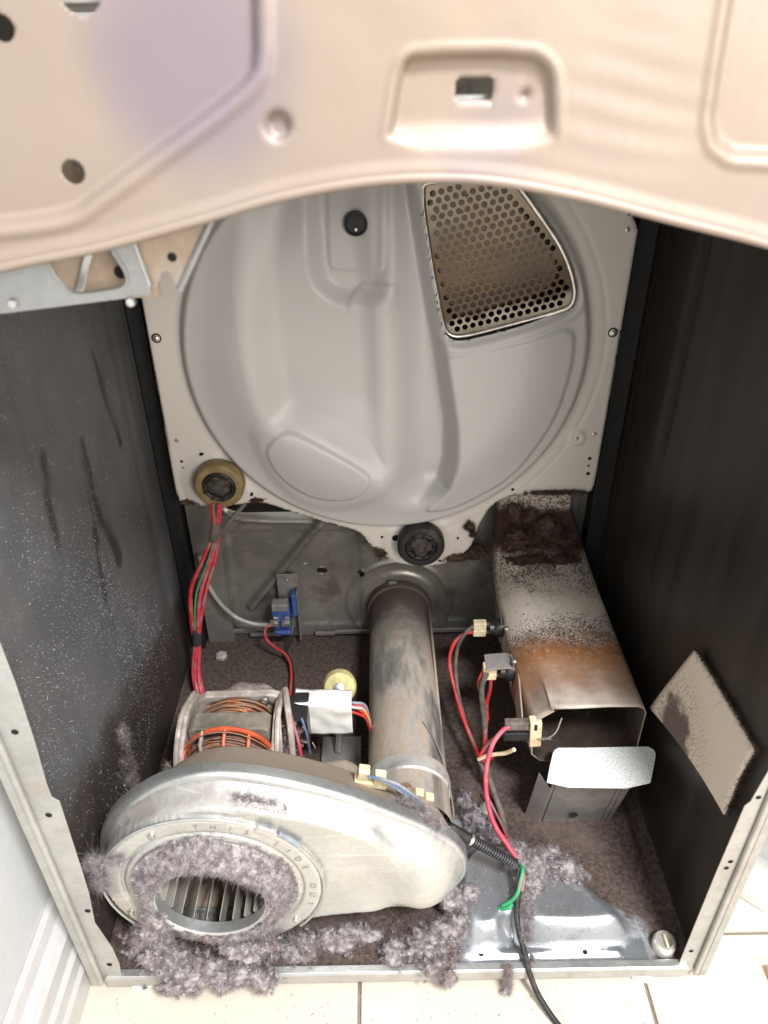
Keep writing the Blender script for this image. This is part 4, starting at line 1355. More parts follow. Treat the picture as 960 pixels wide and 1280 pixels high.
# blower wheel seen through the inlet
wh = empty('impeller', (CX, 0.06, CZ - 0.075))
tag(wh, 'grey finned blower wheel inside the round inlet', 'impeller')
MB().lathe((CX, 0.112, CZ), (0, -1, 0), [(0.0001, 0.001), (0.090, 0.001), (0.090, -0.002), (0.0001, -0.002)], 40).build('back_disc', 'heater_in', wh)
MB().lathe((CX, 0.112, CZ), (0, -1, 0), [(0.014, 0.0), (0.014, 0.03), (0.010, 0.034), (0.0001, 0.034)], 24).build('hub', 'galv_mid', wh, smooth=True)
MB().lathe((CX, 0.022, CZ), (0, -1, 0), [(0.072, -0.002), (0.090, -0.002), (0.090, 0.001), (0.072, 0.001), (0.072, -0.002)], 48, False).build('front_ring', 'galv_mid', wh)
vane0 = None
NV = 24
for k in range(NV):
    a = 2 * math.pi * k / NV
    if vane0 is None:
        mb = MB().prism([(0.056, 0.0), (0.066, -0.0012), (0.076, -0.0016), (0.088, -0.0008), (0.088, 0.0002), (0.076, -0.0006), (0.066, -0.0002), (0.056, 0.0010)], 'y', 0.020 - 0.002, 0.108)
        vane0 = mb.build('vane', 'vane', None, bevel=0.0003)
        v = vane0
    else:
        v = vane0.copy()
        C.objects.link(v)
    v.parent = wh
    v.location = (0, -0.06, 0.075)
    v.rotation_euler = (0, a, 0)

# ================================================================== MOTOR
mo = empty('drive_motor', (-0.20, 0.21, 0.005))
tag(mo, 'dusty open-frame motor with copper and orange windings behind the blower', 'motor')
MX, MZ = -0.203, 0.128
# lamination stack
oct_ = []
for k in range(24):
    a = 2 * math.pi * k / 24
    e = 0.0545
    x = max(-0.050, min(0.050, e * 1.6 * math.cos(a)))
    z = max(-0.055, min(0.067, e * 1.6 * math.sin(a)))
    oct_.append((MX + x, MZ + z))
MB().prism(oct_, 'y', 0.186, 0.214).build('lamination_stack', 'stack', mo, bevel=0.002)


def coil(name, yc, rr, n, mat, parent, seed, spread=0.011):
    r = np.random.default_rng(seed)
    mb = MB()
    for k in range(n):
        r0 = rr + r.normal() * spread * 0.5
        y0 = yc + r.normal() * spread * 0.55
        ph = r.uniform(0, 6.28)
        pts = []
        for j in range(30):
            a = 2 * math.pi * j / 30
            q = r0 + 0.0016 * math.sin(3 * a + ph)
            pts.append((MX + q * 0.98 * math.cos(a), y0 + 0.0018 * math.sin(2 * a + ph), MZ + 0.01 + q * 1.05 * math.sin(a)))
        mb.tube(pts, 0.0010, 5, closed=True)
    mb.lathe((MX, yc, MZ + 0.01), (0, 1, 0), [(rr - spread * 0.8, -spread * 0.9), (rr + spread * 0.45, -spread * 0.9), (rr + spread * 0.45, spread * 0.9), (rr - spread * 0.8, spread * 0.9), (rr - spread * 0.8, -spread * 0.9)], 32, False)
    return mb.build(name, mat, parent, smooth=True)


coil('front_winding', 0.166, 0.050, 34, 'copper', mo, 3)
coil('rear_winding', 0.236, 0.043, 40, 'copper', mo, 4, 0.012)
# orange insulating frame round the front winding
band = [(MX + 0.0575 * math.cos(a), 0.176, MZ + 0.018 + 0.0615 * math.sin(a)) for a in np.linspace(math.radians(8), math.radians(172), 30)]
ob = MB().tube(band, 0.0032, 8).build('insulation_band', 'red_band', mo, smooth=True)
for aa, m_ in ((118, 'cast'), (62, 'red_band'), (90, 'red_band'), (150, 'red_band'), (30, 'red_band')):
    a = math.radians(aa)
    MB().tube([(MX + 0.0600 * math.cos(a), 0.177, MZ + 0.018 + 0.0630 * math.sin(a)), (MX + 0.0615 * math.cos(a), 0.160, MZ + 0.016 + 0.060 * math.sin(a)), (MX + 0.055 * math.cos(a), 0.150, MZ + 0.010 + 0.05 * math.sin(a))], 0.0024, 6).build('insulation_rib', m_, ob, smooth=True)
# cast end frames, left and right of the stack, with ribs
for sgn, nm in ((-1, 'end_frame'), (1, 'end_frame')):
    xo = MX + sgn * 0.053
    poly = [(0.142, 0.05), (0.142, 0.150), (0.160, 0.178), (0.205, 0.198), (0.232, 0.193), (0.262, 0.178), (0.272, 0.165), (0.272, 0.05)]
    o = MB().prism(poly, 'x', xo - 0.0025 + sgn * 0.003, xo + 0.0035 + sgn * 0.003).build(nm, 'cast', mo, bevel=0.0018)
    MB().tube(spline([(xo + sgn * 0.007, 0.145, 0.148), (xo + sgn * 0.008, 0.163, 0.178), (xo + sgn * 0.007, 0.206, 0.1985), (xo + sgn * 0.006, 0.262, 0.1785)], 5), 0.0035, 8).build('rib', 'cast', o, smooth=True)
    MB().tube([(xo + sgn * 0.012, 0.150, 0.13), (xo + sgn * 0.011, 0.176, 0.175), (xo + sgn * 0.008, 0.20, 0.197)], 0.0028, 8).build('rib', 'cast', o, smooth=True)
# rear bell with its open window over the rear winding
rb_ = [(x_, 0.150 + (z_ - 0.150) * 0.42) for x_, z_ in [(-0.262, 0.150), (-0.256, 0.198), (-0.246, 0.214), (-0.160, 0.218), (-0.148, 0.208), (-0.144, 0.15), (-0.156, 0.15), (-0.160, 0.186), (-0.170, 0.193), (-0.236, 0.192), (-0.244, 0.182), (-0.250, 0.15)]]
MB().prism(rb_, 'y', 0.256, 0.268).build('rear_bell', 'cast', mo, bevel=0.002)
MB().prism([(-0.258, 0.03), (-0.148, 0.03), (-0.148, 0.152), (-0.258, 0.152)], 'y', 0.256, 0.268).build('rear_bell_lower', 'cast', mo, bevel=0.003)
V, F = ico(4)
P = V * [0.036, 0.014, 0.009]
P = P * (1 + 0.5 * fbm(P, 60, 4, 8))[:, None] + [-0.198, 0.272, 0.168]
link('dust_cake', P, F, 'lint_tan', mo, smooth=True)
MB().lathe((-0.166, 0.250, 0.172), (0, -0.3, 1), [(0.006, 0), (0.006, 0.008), (0.003, 0.012), (0.0001, 0.012)], 6).build('terminal_bolt', 'zinc', mo, bevel=0.0006)
MB().box(-0.275, -0.130, 0.15, 0.275, 0.004, 0.032).build('motor_mount', 'cast', mo, bevel=0.004)
# right hand clamp strap, switch and its white cover
MB().tube(spline([(-0.141, 0.262, 0.182), (-0.135, 0.23, 0.196), (-0.128, 0.195, 0.188), (-0.124, 0.165, 0.15)], 6), 0.0042, 8).build('clamp_strap', 'cast', mo, smooth=True)
MB().tube(spline([(-0.137, 0.255, 0.184), (-0.130, 0.215, 0.192), (-0.1175, 0.185, 0.165), (-0.114, 0.17, 0.13)], 6), 0.0020, 8).build('switch_lead', 'pink', mo, smooth=True)
sw = MB().box(-0.134, -0.108, 0.205, 0.250, 0.130, 0.186).build('centrifugal_switch', 'bakelite', mo, bevel=0.002)
for k in range(7):
    MB().obox((-0.1245 + 0.005 * (k % 3), 0.2035, 0.135 + 0.0075 * k), (0.0045, 0.0025, 0.0018), (0.2 * k, 0.4 * k, 0.5)).build('brass_terminal', 'copper' if k % 2 else 'zinc', sw, bevel=0.0004)
MB().tube(spline([(-0.113, 0.197, 0.200), (-0.108, 0.193, 0.175), (-0.106, 0.193, 0.14)], 5), 0.0014, 6).build('violet_lead', 'blue_wire', mo, smooth=True)
MB().box(-0.126, -0.108, 0.235, 0.25, 0.1825, 0.190).build('cover_hinge', 'bakelite', mo, bevel=0.001)
# crumpled white film cover
nx_, nz_ = 34, 26
pts_, fc_ = [], []
for a in range(nx_):
    for b in range(nz_):
        u, t = a / (nx_ - 1), b / (nz_ - 1)
        x = -0.1265 + 0.0735 * u
        L = t * 0.085
        if L < 0.026:
            y, z = 0.258 - L, 0.186 - 0.0015 * math.sin(u * 9)
        else:
            y, z = 0.232 + 0.003 * (L - 0.026) / 0.06, 0.186 - (L - 0.026)
        pts_.append((x, y, z))
P = np.array(pts_)
P[:, 1] += 0.004 * fbm(P, 28, 3, 12)
P[:, 2] += 0.004 * fbm(P, 30, 3, 13)
for a in range(nx_ - 1):
    for b in range(nz_ - 1):
        fc_.append((a * nz_ + b, (a + 1) * nz_ + b, (a + 1) * nz_ + b + 1, a * nz_ + b + 1))
link('white_cover', P, fc_, 'cover', mo, smooth=True, solid=0.001)
MB().box(-0.126, -0.060, 0.240, 0.262, 0.125, 0.178).build('switch_box', 'beige', mo, bevel=0.003)
for k, (m_, dz) in enumerate((('red', 0.0), ('yellow', 0.004), ('red', 0.008), ('grey_wire', 0.012), ('red', -0.004), ('white_wire', 0.006))):
    wire('motor_lead', [(-0.070, 0.245, 0.165 + dz), (-0.050, 0.245 - 0.001 * k, 0.164 + dz * 1.1), (-0.036, 0.247, 0.148 + dz * 1.5), (-0.030, 0.255, 0.110 + dz)], 0.0018, m_, mo)

# idler pulley behind the white cover
ip = empty('idler_pulley', (-0.073, 0.31, 0.10))
tag(ip, 'pale yellow nylon idler pulley standing behind the white motor cover', 'pulley')
pc = (-0.0735, 0.318, 0.128)
MB().lathe(pc, (0.05, -0.8, 0.6), [(0.004, 0.014), (0.021, 0.014), (0.0235, 0.010), (0.0235, 0.007), (0.0205, 0.005), (0.0205, 0.002), (0.0238, -0.001), (0.0238, -0.006), (0.0205, -0.008), (0.0205, -0.012), (0.0232, -0.015), (0.021, -0.018), (0.004, -0.018)], 40).build('wheel', 'pulley', ip, smooth=True)
MB().lathe(pc, (0.05, -0.8, 0.6), [(0.008, 0.0), (0.008, 0.020), (0.004, 0.022), (0.0001, 0.022)], 20).build('hub', 'galv', ip, smooth=True)
MB().tube([pc, (-0.075, 0.325, 0.06), (-0.08, 0.30, 0.012)], 0.006, 8).build('spring_arm', 'galv_mid', ip, smooth=True)
MB().box(-0.105, -0.045, 0.27, 0.33, 0.002, 0.010).build('foot_plate', 'galv_mid', ip, bevel=0.002)
# dusty saddle between motor and tube
sd = empty('belt_bracket', (-0.085, 0.17, 0.005))
tag(sd, 'dusty tan bracket on the base between the motor and the exhaust tube', 'bracket')
mb = MB().prism([(-0.118, 0.006), (-0.045, 0.006), (-0.045, 0.105), (-0.062, 0.118), (-0.10, 0.110), (-0.118, 0.07)], 'y', 0.150, 0.205)
mb.build('block', 'galv_dusty', sd, bevel=0.008, seg=3)
MB().tube(spline([(-0.09, 0.146, 0.06), (-0.085, 0.146, 0.100), (-0.065, 0.146, 0.116), (-0.048, 0.146, 0.095)], 5), 0.005, 8).build('rib', 'galv_dusty', sd, smooth=True)

# ================================================================== HEATER BOX
hb = empty('heater_box', (0.245, 0.35, 0.10))
tag(hb, 'cream steel heater box, rust-banded and crusted with brown lint, open at the front', 'heater duct')
# section in (x, depth below the top), walked along the top line
sec = [(0.3175, 0.050), (0.3175, 0.010), (0.3140, 0.003), (0.3070, 0.0), (0.27, -0.0008), (0.23, -0.0008), (0.197, 0.0), (0.190, 0.003), (0.172, 0.020), (0.168, 0.028), (0.168, 0.050), (0.170, 0.085), (0.182, 0.098), (0.20, 0.100), (0.30, 0.100), (0.312, 0.096), (0.3175, 0.088)]
tl = [(0.205, 0.2005, 0.0), (0.213, 0.2010, 0.0), (0.26, 0.2005, 0.0), (0.32, 0.200, 0.0), (0.38, 0.200, 0.0), (0.44, 0.200, 0.0), (0.472, 0.201, 0.15), (0.492, 0.207, 0.45), (0.506, 0.219, 0.85), (0.514, 0.236, 1.2), (0.518, 0.258, 1.45), (0.520, 0.29, 1.57), (0.520, 0.36, 1.57)]
v, f = [], []
for k, (yy_, zz_, th) in enumerate(tl):
    sc_ = 1.0 - 0.55 * min(1, th / 1.57)
    front = max(0, 1 - k / 1.5)
    for (x, d) in sec:
        dd = d * sc_
        xx_ = x + (0.010 * max(0, 1 - (yy_ - 0.205) / 0.09) if x < 0.195 else 0)
        wav = 0.0016 * math.sin(x * 190) * (1 if k == 0 and d < 0.004 else 0)
        if xx_ > 0.25:
            xx_ -= 0.042 * (xx_ - 0.25) / 0.0675 * min(1, max(0, (zz_ - 0.201) / 0.10))
        v.append((xx_, yy_ + dd * math.sin(th) + wav, zz_ - dd * math.cos(th)))
n_ = len(sec)
for k in range(len(tl) - 1):
    for i in range(n_):
        j = (i + 1) % n_
        f.append((k * n_ + i, k * n_ + j, (k + 1) * n_ + j, (k + 1) * n_ + i))
ho = link('box_shell', v, f, 'heater', hb, smooth=True)
ho.data.materials.append(MAT['heater_in'])
bm = bmesh.new()
bm.from_mesh(ho.data)
bmesh.ops.recalc_face_normals(bm, faces=bm.faces)
bm.to_mesh(ho.data)
bm.free()
ho.data.set_sharp_from_angle(angle=math.radians(50))
m = ho.modifiers.new('sheet', 'SOLIDIFY')
m.thickness = 0.0014
m.offset = -1
m.material_offset = 1
MB().prism([(0.185, 0.108), (0.305, 0.108), (0.305, 0.190), (0.185, 0.190)], 'y', 0.40, 0.402).build('element_plate', 'heater_in', hb)
hw = MB()
for k in range(5):
    hw.tube(spline([(0.20 + 0.02 * k, 0.36, 0.13 + 0.01 * (k % 2)), (0.205 + 0.02 * k, 0.30, 0.15), (0.197 + 0.022 * k, 0.25, 0.135 + 0.012 * (k % 3))], 6), 0.0016, 6)
hw.build('heater_coil', 'heater_in', hb, smooth=True)
MB().tube(spline([(0.172, 0.215, 0.140), (0.190, 0.2, 0.150), (0.204, 0.197, 0.165), (0.210, 0.199, 0.190)], 6), 0.0010, 6).build('loop_wire', 'galv_mid', hb, smooth=True)
MB().tube(spline([(0.166, 0.50, 0.165), (0.166, 0.44, 0.160), (0.167, 0.39, 0.168), (0.170, 0.34, 0.160), (0.178, 0.30, 0.165)], 6), 0.0008, 6).build('seam_wire', 'bakelite', hb, smooth=True)
MB().obox((0.1695, 0.262, 0.152), (0.0012, 0.046, 0.024), (0.0, 0.0, -0.10)).build('thermostat_plate', 'galv_dusty', hb, bevel=0.003)
for yy_, zz_ in ((0.372, 0.183), (0.302, 0.187), (0.222, 0.152)):
    screw(hb, (0.168, yy_, zz_), (-1, 0, 0.3), 0.0030)


def thermostat(c, label, flat):
    o = empty('thermostat', (c[0], c[1], c[2] - 0.015))
    tag(o, label, 'thermostat', 'thermostats on the heater box')
    MB().lathe(c, (-1, 0, 0), [(0.014, -0.008), (0.014, 0.000), (0.0125, 0.004), (0.0105, 0.006), (0.0105, 0.012), (0.0001, 0.012)], 28).build('body', 'bakelite', o, smooth=True)
    MB().box(c[0] + 0.003, c[0] + 0.0045, c[1] - 0.010, c[1] + 0.010, c[2] - 0.022, c[2] + 0.022).build('mounting_plate', 'galv_mid', o, bevel=0.0006)
    for s_ in (-1, 1):
        MB().box(c[0] - 0.024, c[0] - 0.010, c[1] - 0.003, c[1] + 0.003, c[2] + s_ * 0.0075 - 0.0012, c[2] + s_ * 0.0075 + 0.0012).build('blade', 'zinc', o)
        MB().box(c[0] - 0.036, c[0] - 0.017, c[1] - 0.0055, c[1] + 0.0055, c[2] + s_ * 0.0068 - 0.0060, c[2] + s_ * 0.0068 + 0.0060).build('spade_connector', 'beige' if not flat else 'peach', o, bevel=0.0012)
    return o


thermostat((0.1600, 0.403, 0.158), 'black thermostat with cream plugs, farther back on the heater box', False)
thermostat((0.1630, 0.312, 0.160), 'black thermostat with peach plug under a bent bracket, nearer the front', True)
gb = MB().prism([(0.130, 0.172), (0.160, 0.175), (0.176, 0.168), (0.176, 0.170), (0.160, 0.1775), (0.130, 0.1745)], 'y', 0.300, 0.330).build('shield_bracket', 'galv_mid', hb, bevel=0.0005)
# ceramic terminal block on the front left corner
cb = empty('ceramic_terminal', (0.182, 0.210, 0.125))
tag(cb, 'peach ceramic terminal block on the front corner of the heater box', 'terminal block')
MB().obox((0.1820, 0.2100, 0.154), (0.0075, 0.007, 0.025), (0.10, -0.08, 0)).build('block', 'peach', cb, bevel=0.0015)
MB().obox((0.1800, 0.2020, 0.171), (0.0020, 0.0012, 0.006), (0.1, -0.08, 0)).build('slot', 'bakelite', cb)
for dz in (0.0105, -0.009):
    MB().box(0.142, 0.175, 0.206, 0.216, 0.156 + dz - 0.007, 0.156 + dz + 0.007).build('lead_boot', 'bakelite' if dz < 0 else 'brown_wire', cb, bevel=0.0015)
MB().box(0.188, 0.204, 0.208, 0.211, 0.139, 0.142).build('terminal_post', 'zinc', cb)
# support leg and the speckled plate on it
lg = empty('heater_support', (0.245, 0.19, 0.0))
tag(lg, 'galvanised leg with a white speckled plate on top, below the open heater end', 'support')
def leg_y(z):
    return 0.186 - 0.24 * z


MB().add([(0.197, leg_y(0), 0.0), (0.296, leg_y(0), 0.0), (0.300, leg_y(0.125), 0.125), (0.199, leg_y(0.125), 0.125)], [(0, 1, 2, 3)]).build('leg_plate', 'galv_mid', lg, solid=0.0015)
MB().add([(0.197, leg_y(0), 0.0), (0.199, leg_y(0.10), 0.10), (0.1825, leg_y(0.127) + 0.012, 0.127), (0.182, leg_y(0) + 0.012, 0.0)], [(0, 1, 2, 3)]).build('leg_flange', 'galv', lg, solid=0.0012)
for xs in (0.2035, 0.284, 0.291):
    MB().tube([(xs, leg_y(0) - 0.001, 0.0), (xs, leg_y(0.122) - 0.001, 0.122)], 0.0014, 6).build('leg_rib', 'galv_mid', lg, smooth=True)
MB().lathe((0.241, leg_y(0.024) - 0.002, 0.024), (0, -1, 0), [(0.0058, 0), (0.0058, 0.0004), (0.0001, 0.0004)], 16).build('leg_hole', 'dark_hole', lg)
tabp = chaikin([(0.1855, 0.143), (0.200, 0.182), (0.206, 0.199), (0.216, 0.2030), (0.328, 0.2030), (0.3375, 0.196), (0.330, 0.176), (0.312, 0.1405)], 1, 0.22)
tabo = MB()
nt = len(tabp)
tabo.add([(x, y + 0.0010 * math.sin(x * 330), 0.1285) for x, y in tabp] + [(x, y + 0.0010 * math.sin(x * 330), 0.1300) for x, y in tabp], [tuple(range(nt)), tuple(range(2 * nt - 1, nt - 1, -1))] + [(i, (i + 1) % nt, nt + (i + 1) % nt, nt + i) for i in range(nt)])
tabo.build('speckled_plate', 'speck_white', lg)

# foam pad peeling off the right wall
fp = empty('insulation_pad', (0.33, 0.10, 0.20))
tag(fp, 'curled cream insulation pad with a soot smudge, peeling off the right wall', 'pad')
A = np.array([(0.219, 0.184), (0.171, 0.328), (0.026, 0.337), (0.028, 0.236)])
Nn = 26
V0 = []
for i in range(Nn):
    for j in range(Nn):
        s_, t_ = i / (Nn - 1), j / (Nn - 1)
        p = (A[0] * (1 - s_) + A[3] * s_) * (1 - t_) + (A[1] * (1 - s_) + A[2] * s_) * t_
        p = p + np.array([0.020, -0.016]) * math.sin(math.pi * s_) * (1 - t_) * -0.18 + np.array([-0.010, 0.004]) * math.sin(math.pi * t_) * s_ * -0.35 + np.array([0.010, -0.02]) * math.sin(math.pi * t_) * (1 - s_) * 0.45
        off = 0.001 + 0.012 * (1 - s_) ** 2 * (0.3 + 0.7 * (1 - t_)) + 0.004 * s_ ** 2 * (1 - t_)
        V0.append((XR - 0.006 - off, p[0], p[1]))
fcs = [(i * Nn + j, (i + 1) * Nn + j, (i + 1) * Nn + j + 1, i * Nn + j + 1) for i in range(Nn - 1) for j in range(Nn - 1)]
po = link('foam_sheet', V0, fcs, 'pad', fp, smooth=True, solid=0.005)
V0 = np.array(V0).reshape(Nn, Nn, 3)
edge = np.concatenate([V0[:, -1], V0[-1, ::-1]])
er = np.repeat(edge, 60, 0) + rng.normal(size=(len(edge) * 60, 3)) * 0.0014
ff = fibre_mesh('dusty_edge', er + [0.003, 0, 0], rng.normal(size=er.shape) + [0.6, -0.3, 0.3], 0.005, 0.0004, 'lint_dark', fp, 2, 1.0, 5)
ff['kind'] = 'stuff'

# ================================================================== PRESSURE SWITCH, HOSE, ROD ON THE BACK WALL
ps = empty('blue_switch', (-0.175, 0.55, 0.01))
tag(ps, 'blue switch with metal terminals on a dark bracket at the back wall', 'switch')
MB().prism([(-0.186, 0.015), (-0.153, 0.015), (-0.151, 0.150), (-0.187, 0.150)], 'y', 0.5515, 0.5530).build('bracket_plate', 'galv_mid', ps, bevel=0.0006)
MB().box(-0.1545, -0.152, 0.535, 0.5514, 0.016, 0.125).build('bracket_side', 'galv_mid', ps, bevel=0.0006)
screw(ps, (-0.170, 0.5515, 0.139), (0, -1, 0), 0.0022)
bd = MB().box(-0.196, -0.166, 0.520, 0.550, 0.055, 0.098).build('body', 'blue', ps, bevel=0.003, seg=3)
MB().box(-0.1945, -0.1675, 0.5165, 0.535, 0.0985, 0.1125).build('metal_cap', 'galv_mid', ps, bevel=0.0015)
MB().box(-0.195, -0.167, 0.516, 0.545, 0.046, 0.0545).build('lower_body', 'blue', ps, bevel=0.003, seg=3)
MB().box(-0.163, -0.155, 0.530, 0.550, 0.075, 0.122).build('side_lug', 'blue', ps, bevel=0.003, seg=3)
for xs in (-0.1915, -0.1725):
    t_ = MB().box(xs - 0.0075, xs + 0.0075, 0.508, 0.5195, 0.0730, 0.0800).build('terminal', 'zinc', ps, bevel=0.0008)
    MB().obox((xs + 0.002, 0.512, 0.086), (0.0040, 0.002, 0.0055), (0.2, 0.3, 0.1)).build('terminal_clip', 'zinc', t_, bevel=0.0006)
wire('switch_wire', [(-0.196, 0.510, 0.077), (-0.206, 0.505, 0.073), (-0.206, 0.50, 0.055), (-0.192, 0.495, 0.040), (-0.174, 0.49, 0.026), (-0.165, 0.47, 0.016), (-0.162, 0.43, 0.012), (-0.160, 0.37, 0.014), (-0.158, 0.30, 0.05)], 0.0022, 'red', ps)
wire('switch_wire', [(-0.158, 0.52, 0.062), (-0.164, 0.505, 0.045), (-0.173, 0.495, 0.030), (-0.163, 0.475, 0.014), (-0.157, 0.42, 0.010), (-0.155, 0.34, 0.012)], 0.0018, 'bakelite', ps)
wire('air_hose', [(-0.305, 0.540, 0.20), (-0.297, 0.535, 0.145), (-0.281, 0.530, 0.108), (-0.258, 0.528, 0.079), (-0.229, 0.526, 0.065), (-0.200, 0.526, 0.0615)], 0.0038, 'hose', ps, 10)
rd = MB().tube([(-0.270, 0.532, 0.243), (-0.218, 0.528, 0.305)], 0.0035, 8).build('stay_rod', 'galv_mid', None, smooth=True)
tag(rd, 'thin steel stay rod slanting behind the tan drum roller', 'rod')

# ================================================================== WIRING
hn = empty('wire_harness', (-0.30, 0.47, 0.0))
tag(hn, 'bundle of red, green and white wires hanging below the tan roller', 'wires')
ctr = [(-0.247, 0.47, 0.345), (-0.253, 0.465, 0.298), (-0.267, 0.46, 0.255), (-0.290, 0.455, 0.200), (-0.301, 0.45, 0.140), (-0.306, 0.45, 0.088), (-0.310, 0.43, 0.045), (-0.300, 0.40, 0.022), (-0.275, 0.35, 0.025), (-0.262, 0.29, 0.05)]
fan = [0.8, 0.45, 1.1, 1.5, 0.9, 0.45, 0.55, 0.6, 0.6, 0.5]
for k, (m_, r_) in enumerate((('pink', 0.0025), ('white_wire', 0.0013), ('brown_wire', 0.0024), ('yellow', 0.0011), ('pink', 0.0024), ('red', 0.0023), ('green', 0.0012), ('pink', 0.0025), ('red', 0.0022))):
    a = 2 * math.pi * k / 9 + 0.4
    pts = [(x + 0.0082 * g_ * math.cos(a) + 0.0012 * math.sin(k * 3 + i), y + 0.0062 * g_ * math.sin(a), z) for i, ((x, y, z), g_) in enumerate(zip(ctr, fan))]
    wire('wire', pts, r_ * 1.2, m_, hn)
MB().tube(spline([(-0.3025, 0.45, 0.125), (-0.305, 0.45, 0.104), (-0.306, 0.45, 0.092)], 4), 0.0072, 12).build('tape_wrap', 'tape', hn, smooth=True)
MB().tube(spline([(-0.250, 0.467, 0.312), (-0.253, 0.465, 0.298), (-0.258, 0.463, 0.282)], 4), 0.0072, 12).build('sleeve', 'brown_wire', hn, smooth=True)

hw = empty('heater_wiring', (0.12, 0.30, 0.02))
tag(hw, 'loose red wires looping from the heater thermostats down to the base', 'wires')
wire('red_wire', [(0.126, 0.403, 0.150), (0.112, 0.404, 0.146), (0.096, 0.398, 0.132), (0.089, 0.385, 0.108), (0.094, 0.360, 0.085), (0.104, 0.315, 0.065), (0.116, 0.275, 0.055), (0.124, 0.25, 0.050), (0.140, 0.245, 0.062)], 0.0029, 'red', hw, 10)
wire('lint_coated_wire', [(0.126, 0.403, 0.164), (0.112, 0.400, 0.150), (0.100, 0.390, 0.125), (0.098, 0.36, 0.090), (0.107, 0.31, 0.060), (0.120, 0.26, 0.045), (0.132, 0.23, 0.035)], 0.0028, 'brown_wire', hw, 10)
wire('red_wire', [(0.132, 0.312, 0.166), (0.124, 0.31, 0.150), (0.123, 0.31, 0.130), (0.130, 0.308, 0.112), (0.136, 0.30, 0.085), (0.130, 0.27, 0.055)], 0.0026, 'red', hw, 10)
wire('red_wire', [(0.139, 0.309, 0.152), (0.139, 0.309, 0.125), (0.136, 0.307, 0.100), (0.138, 0.300, 0.075)], 0.0026, 'red', hw, 8)
wire('lint_coated_sleeve', [(0.131, 0.305, 0.163), (0.126, 0.303, 0.140), (0.128, 0.30, 0.110), (0.132, 0.292, 0.080), (0.133, 0.275, 0.05), (0.135, 0.235, 0.03), (0.147, 0.19, 0.012), (0.150, 0.15, 0.006)], 0.0042, 'brown_wire', hw, 10)
wire('white_lead', [(0.118, 0.238, 0.066), (0.132, 0.232, 0.082), (0.150, 0.224, 0.095), (0.160, 0.216, 0.112)], 0.0028, 'peach', hw, 8)
wire('red_wire', [(0.118, 0.238, 0.064), (0.126, 0.243, 0.085), (0.135, 0.24, 0.105)], 0.0026, 'red', hw, 8)
wire('pink_wire', [(0.148, 0.208, 0.166), (0.138, 0.204, 0.162), (0.126, 0.196, 0.146), (0.118, 0.180, 0.122), (0.117, 0.16, 0.098), (0.124, 0.135, 0.075), (0.140, 0.112, 0.060), (0.150, 0.100, 0.052)], 0.0031, 'pink', hw, 10)
wire('loose_lead', [(0.128, 0.22, 0.02), (0.140, 0.19, 0.012), (0.146, 0.165, 0.015), (0.148, 0.14, 0.022)], 0.0016, 'red', hw, 8)

bw = empty('blower_wiring', (0.02, 0.10, 0.16))
tag(bw, 'grey and red leads with cream plugs lying on top of the blower neck', 'wires')
pl = MB().obox((-0.028, 0.105, 0.197), (0.019, 0.006, 0.0035), (0.1, 0.28, 0)).build('plug_base', 'beige', bw, bevel=0.001)
for cx_, cz_, cy_ in ((-0.036, 0.210, 0.106), (-0.018, 0.203, 0.104)):
    MB().obox((cx_, cy_, cz_), (0.0065, 0.006, 0.011), (0.15, 0.2, 0)).build('plug', 'beige', bw, bevel=0.0016)
MB().lathe((0.012, 0.108, 0.172), (0.3, -1, 0.4), [(0.010, -0.006), (0.010, 0.006), (0.004, 0.008), (0.0001, 0.008)], 20).build('fuse_body', 'copper', bw, smooth=True)
for cx_, cz_ in ((0.024, 0.174), (0.036, 0.165)):
    MB().obox((cx_, 0.104, cz_), (0.0055, 0.005, 0.009), (0.3, 0.5, 0.2)).build('plug', 'beige', bw, bevel=0.0014)
for k, (m_, dz) in enumerate((('grey_wire', 0.0), ('blue_wire', 0.004), ('grey_wire', 0.009))):
    wire('lead', [(-0.031 + 0.012 * (k == 2), 0.100, 0.214 - 0.005 * (k == 2)), (-0.015, 0.094, 0.213 + dz * 0.3), (0.005, 0.090, 0.200 + dz), (0.030, 0.088, 0.172 + dz), (0.052, 0.090, 0.140 + dz * 0.4), (0.066, 0.098, 0.117)], 0.0018, m_, bw)
wire('red_lead', [(0.038, 0.100, 0.160), (0.046, 0.096, 0.145), (0.058, 0.095, 0.128), (0.066, 0.098, 0.118)], 0.0016, 'pink', bw)

cd = empty('ribbed_conduit', (0.11, 0.09, 0.07))
tag(cd, 'short black ribbed conduit between the blower neck and the lint pile', 'conduit')
p0, p1 = Vector((0.062, 0.100, 0.118)), Vector((0.090, 0.096, 0.098))
p2 = Vector((0.146, 0.082, 0.066))
MB().tube([p0, p1], 0.0066, 20).build('sleeve', 'rubber', cd, smooth=True)
axis = (p2 - p1)
L = axis.length
prof = []
for k in range(int(L / 0.0034)):
    h0 = k * 0.0034
    prof += [(0.0046, h0), (0.0046, h0 + 0.0008), (0.0066, h0 + 0.0013), (0.0066, h0 + 0.0026), (0.0046, h0 + 0.0031)]
MB().lathe(p1, axis, prof, 20).build('ribbed_tube', 'conduit', cd, smooth=True)
MB().lathe(p1, axis, [(0.0076, -0.0015), (0.0076, 0.002)], 20).build('collar', 'galv', cd, smooth=True)

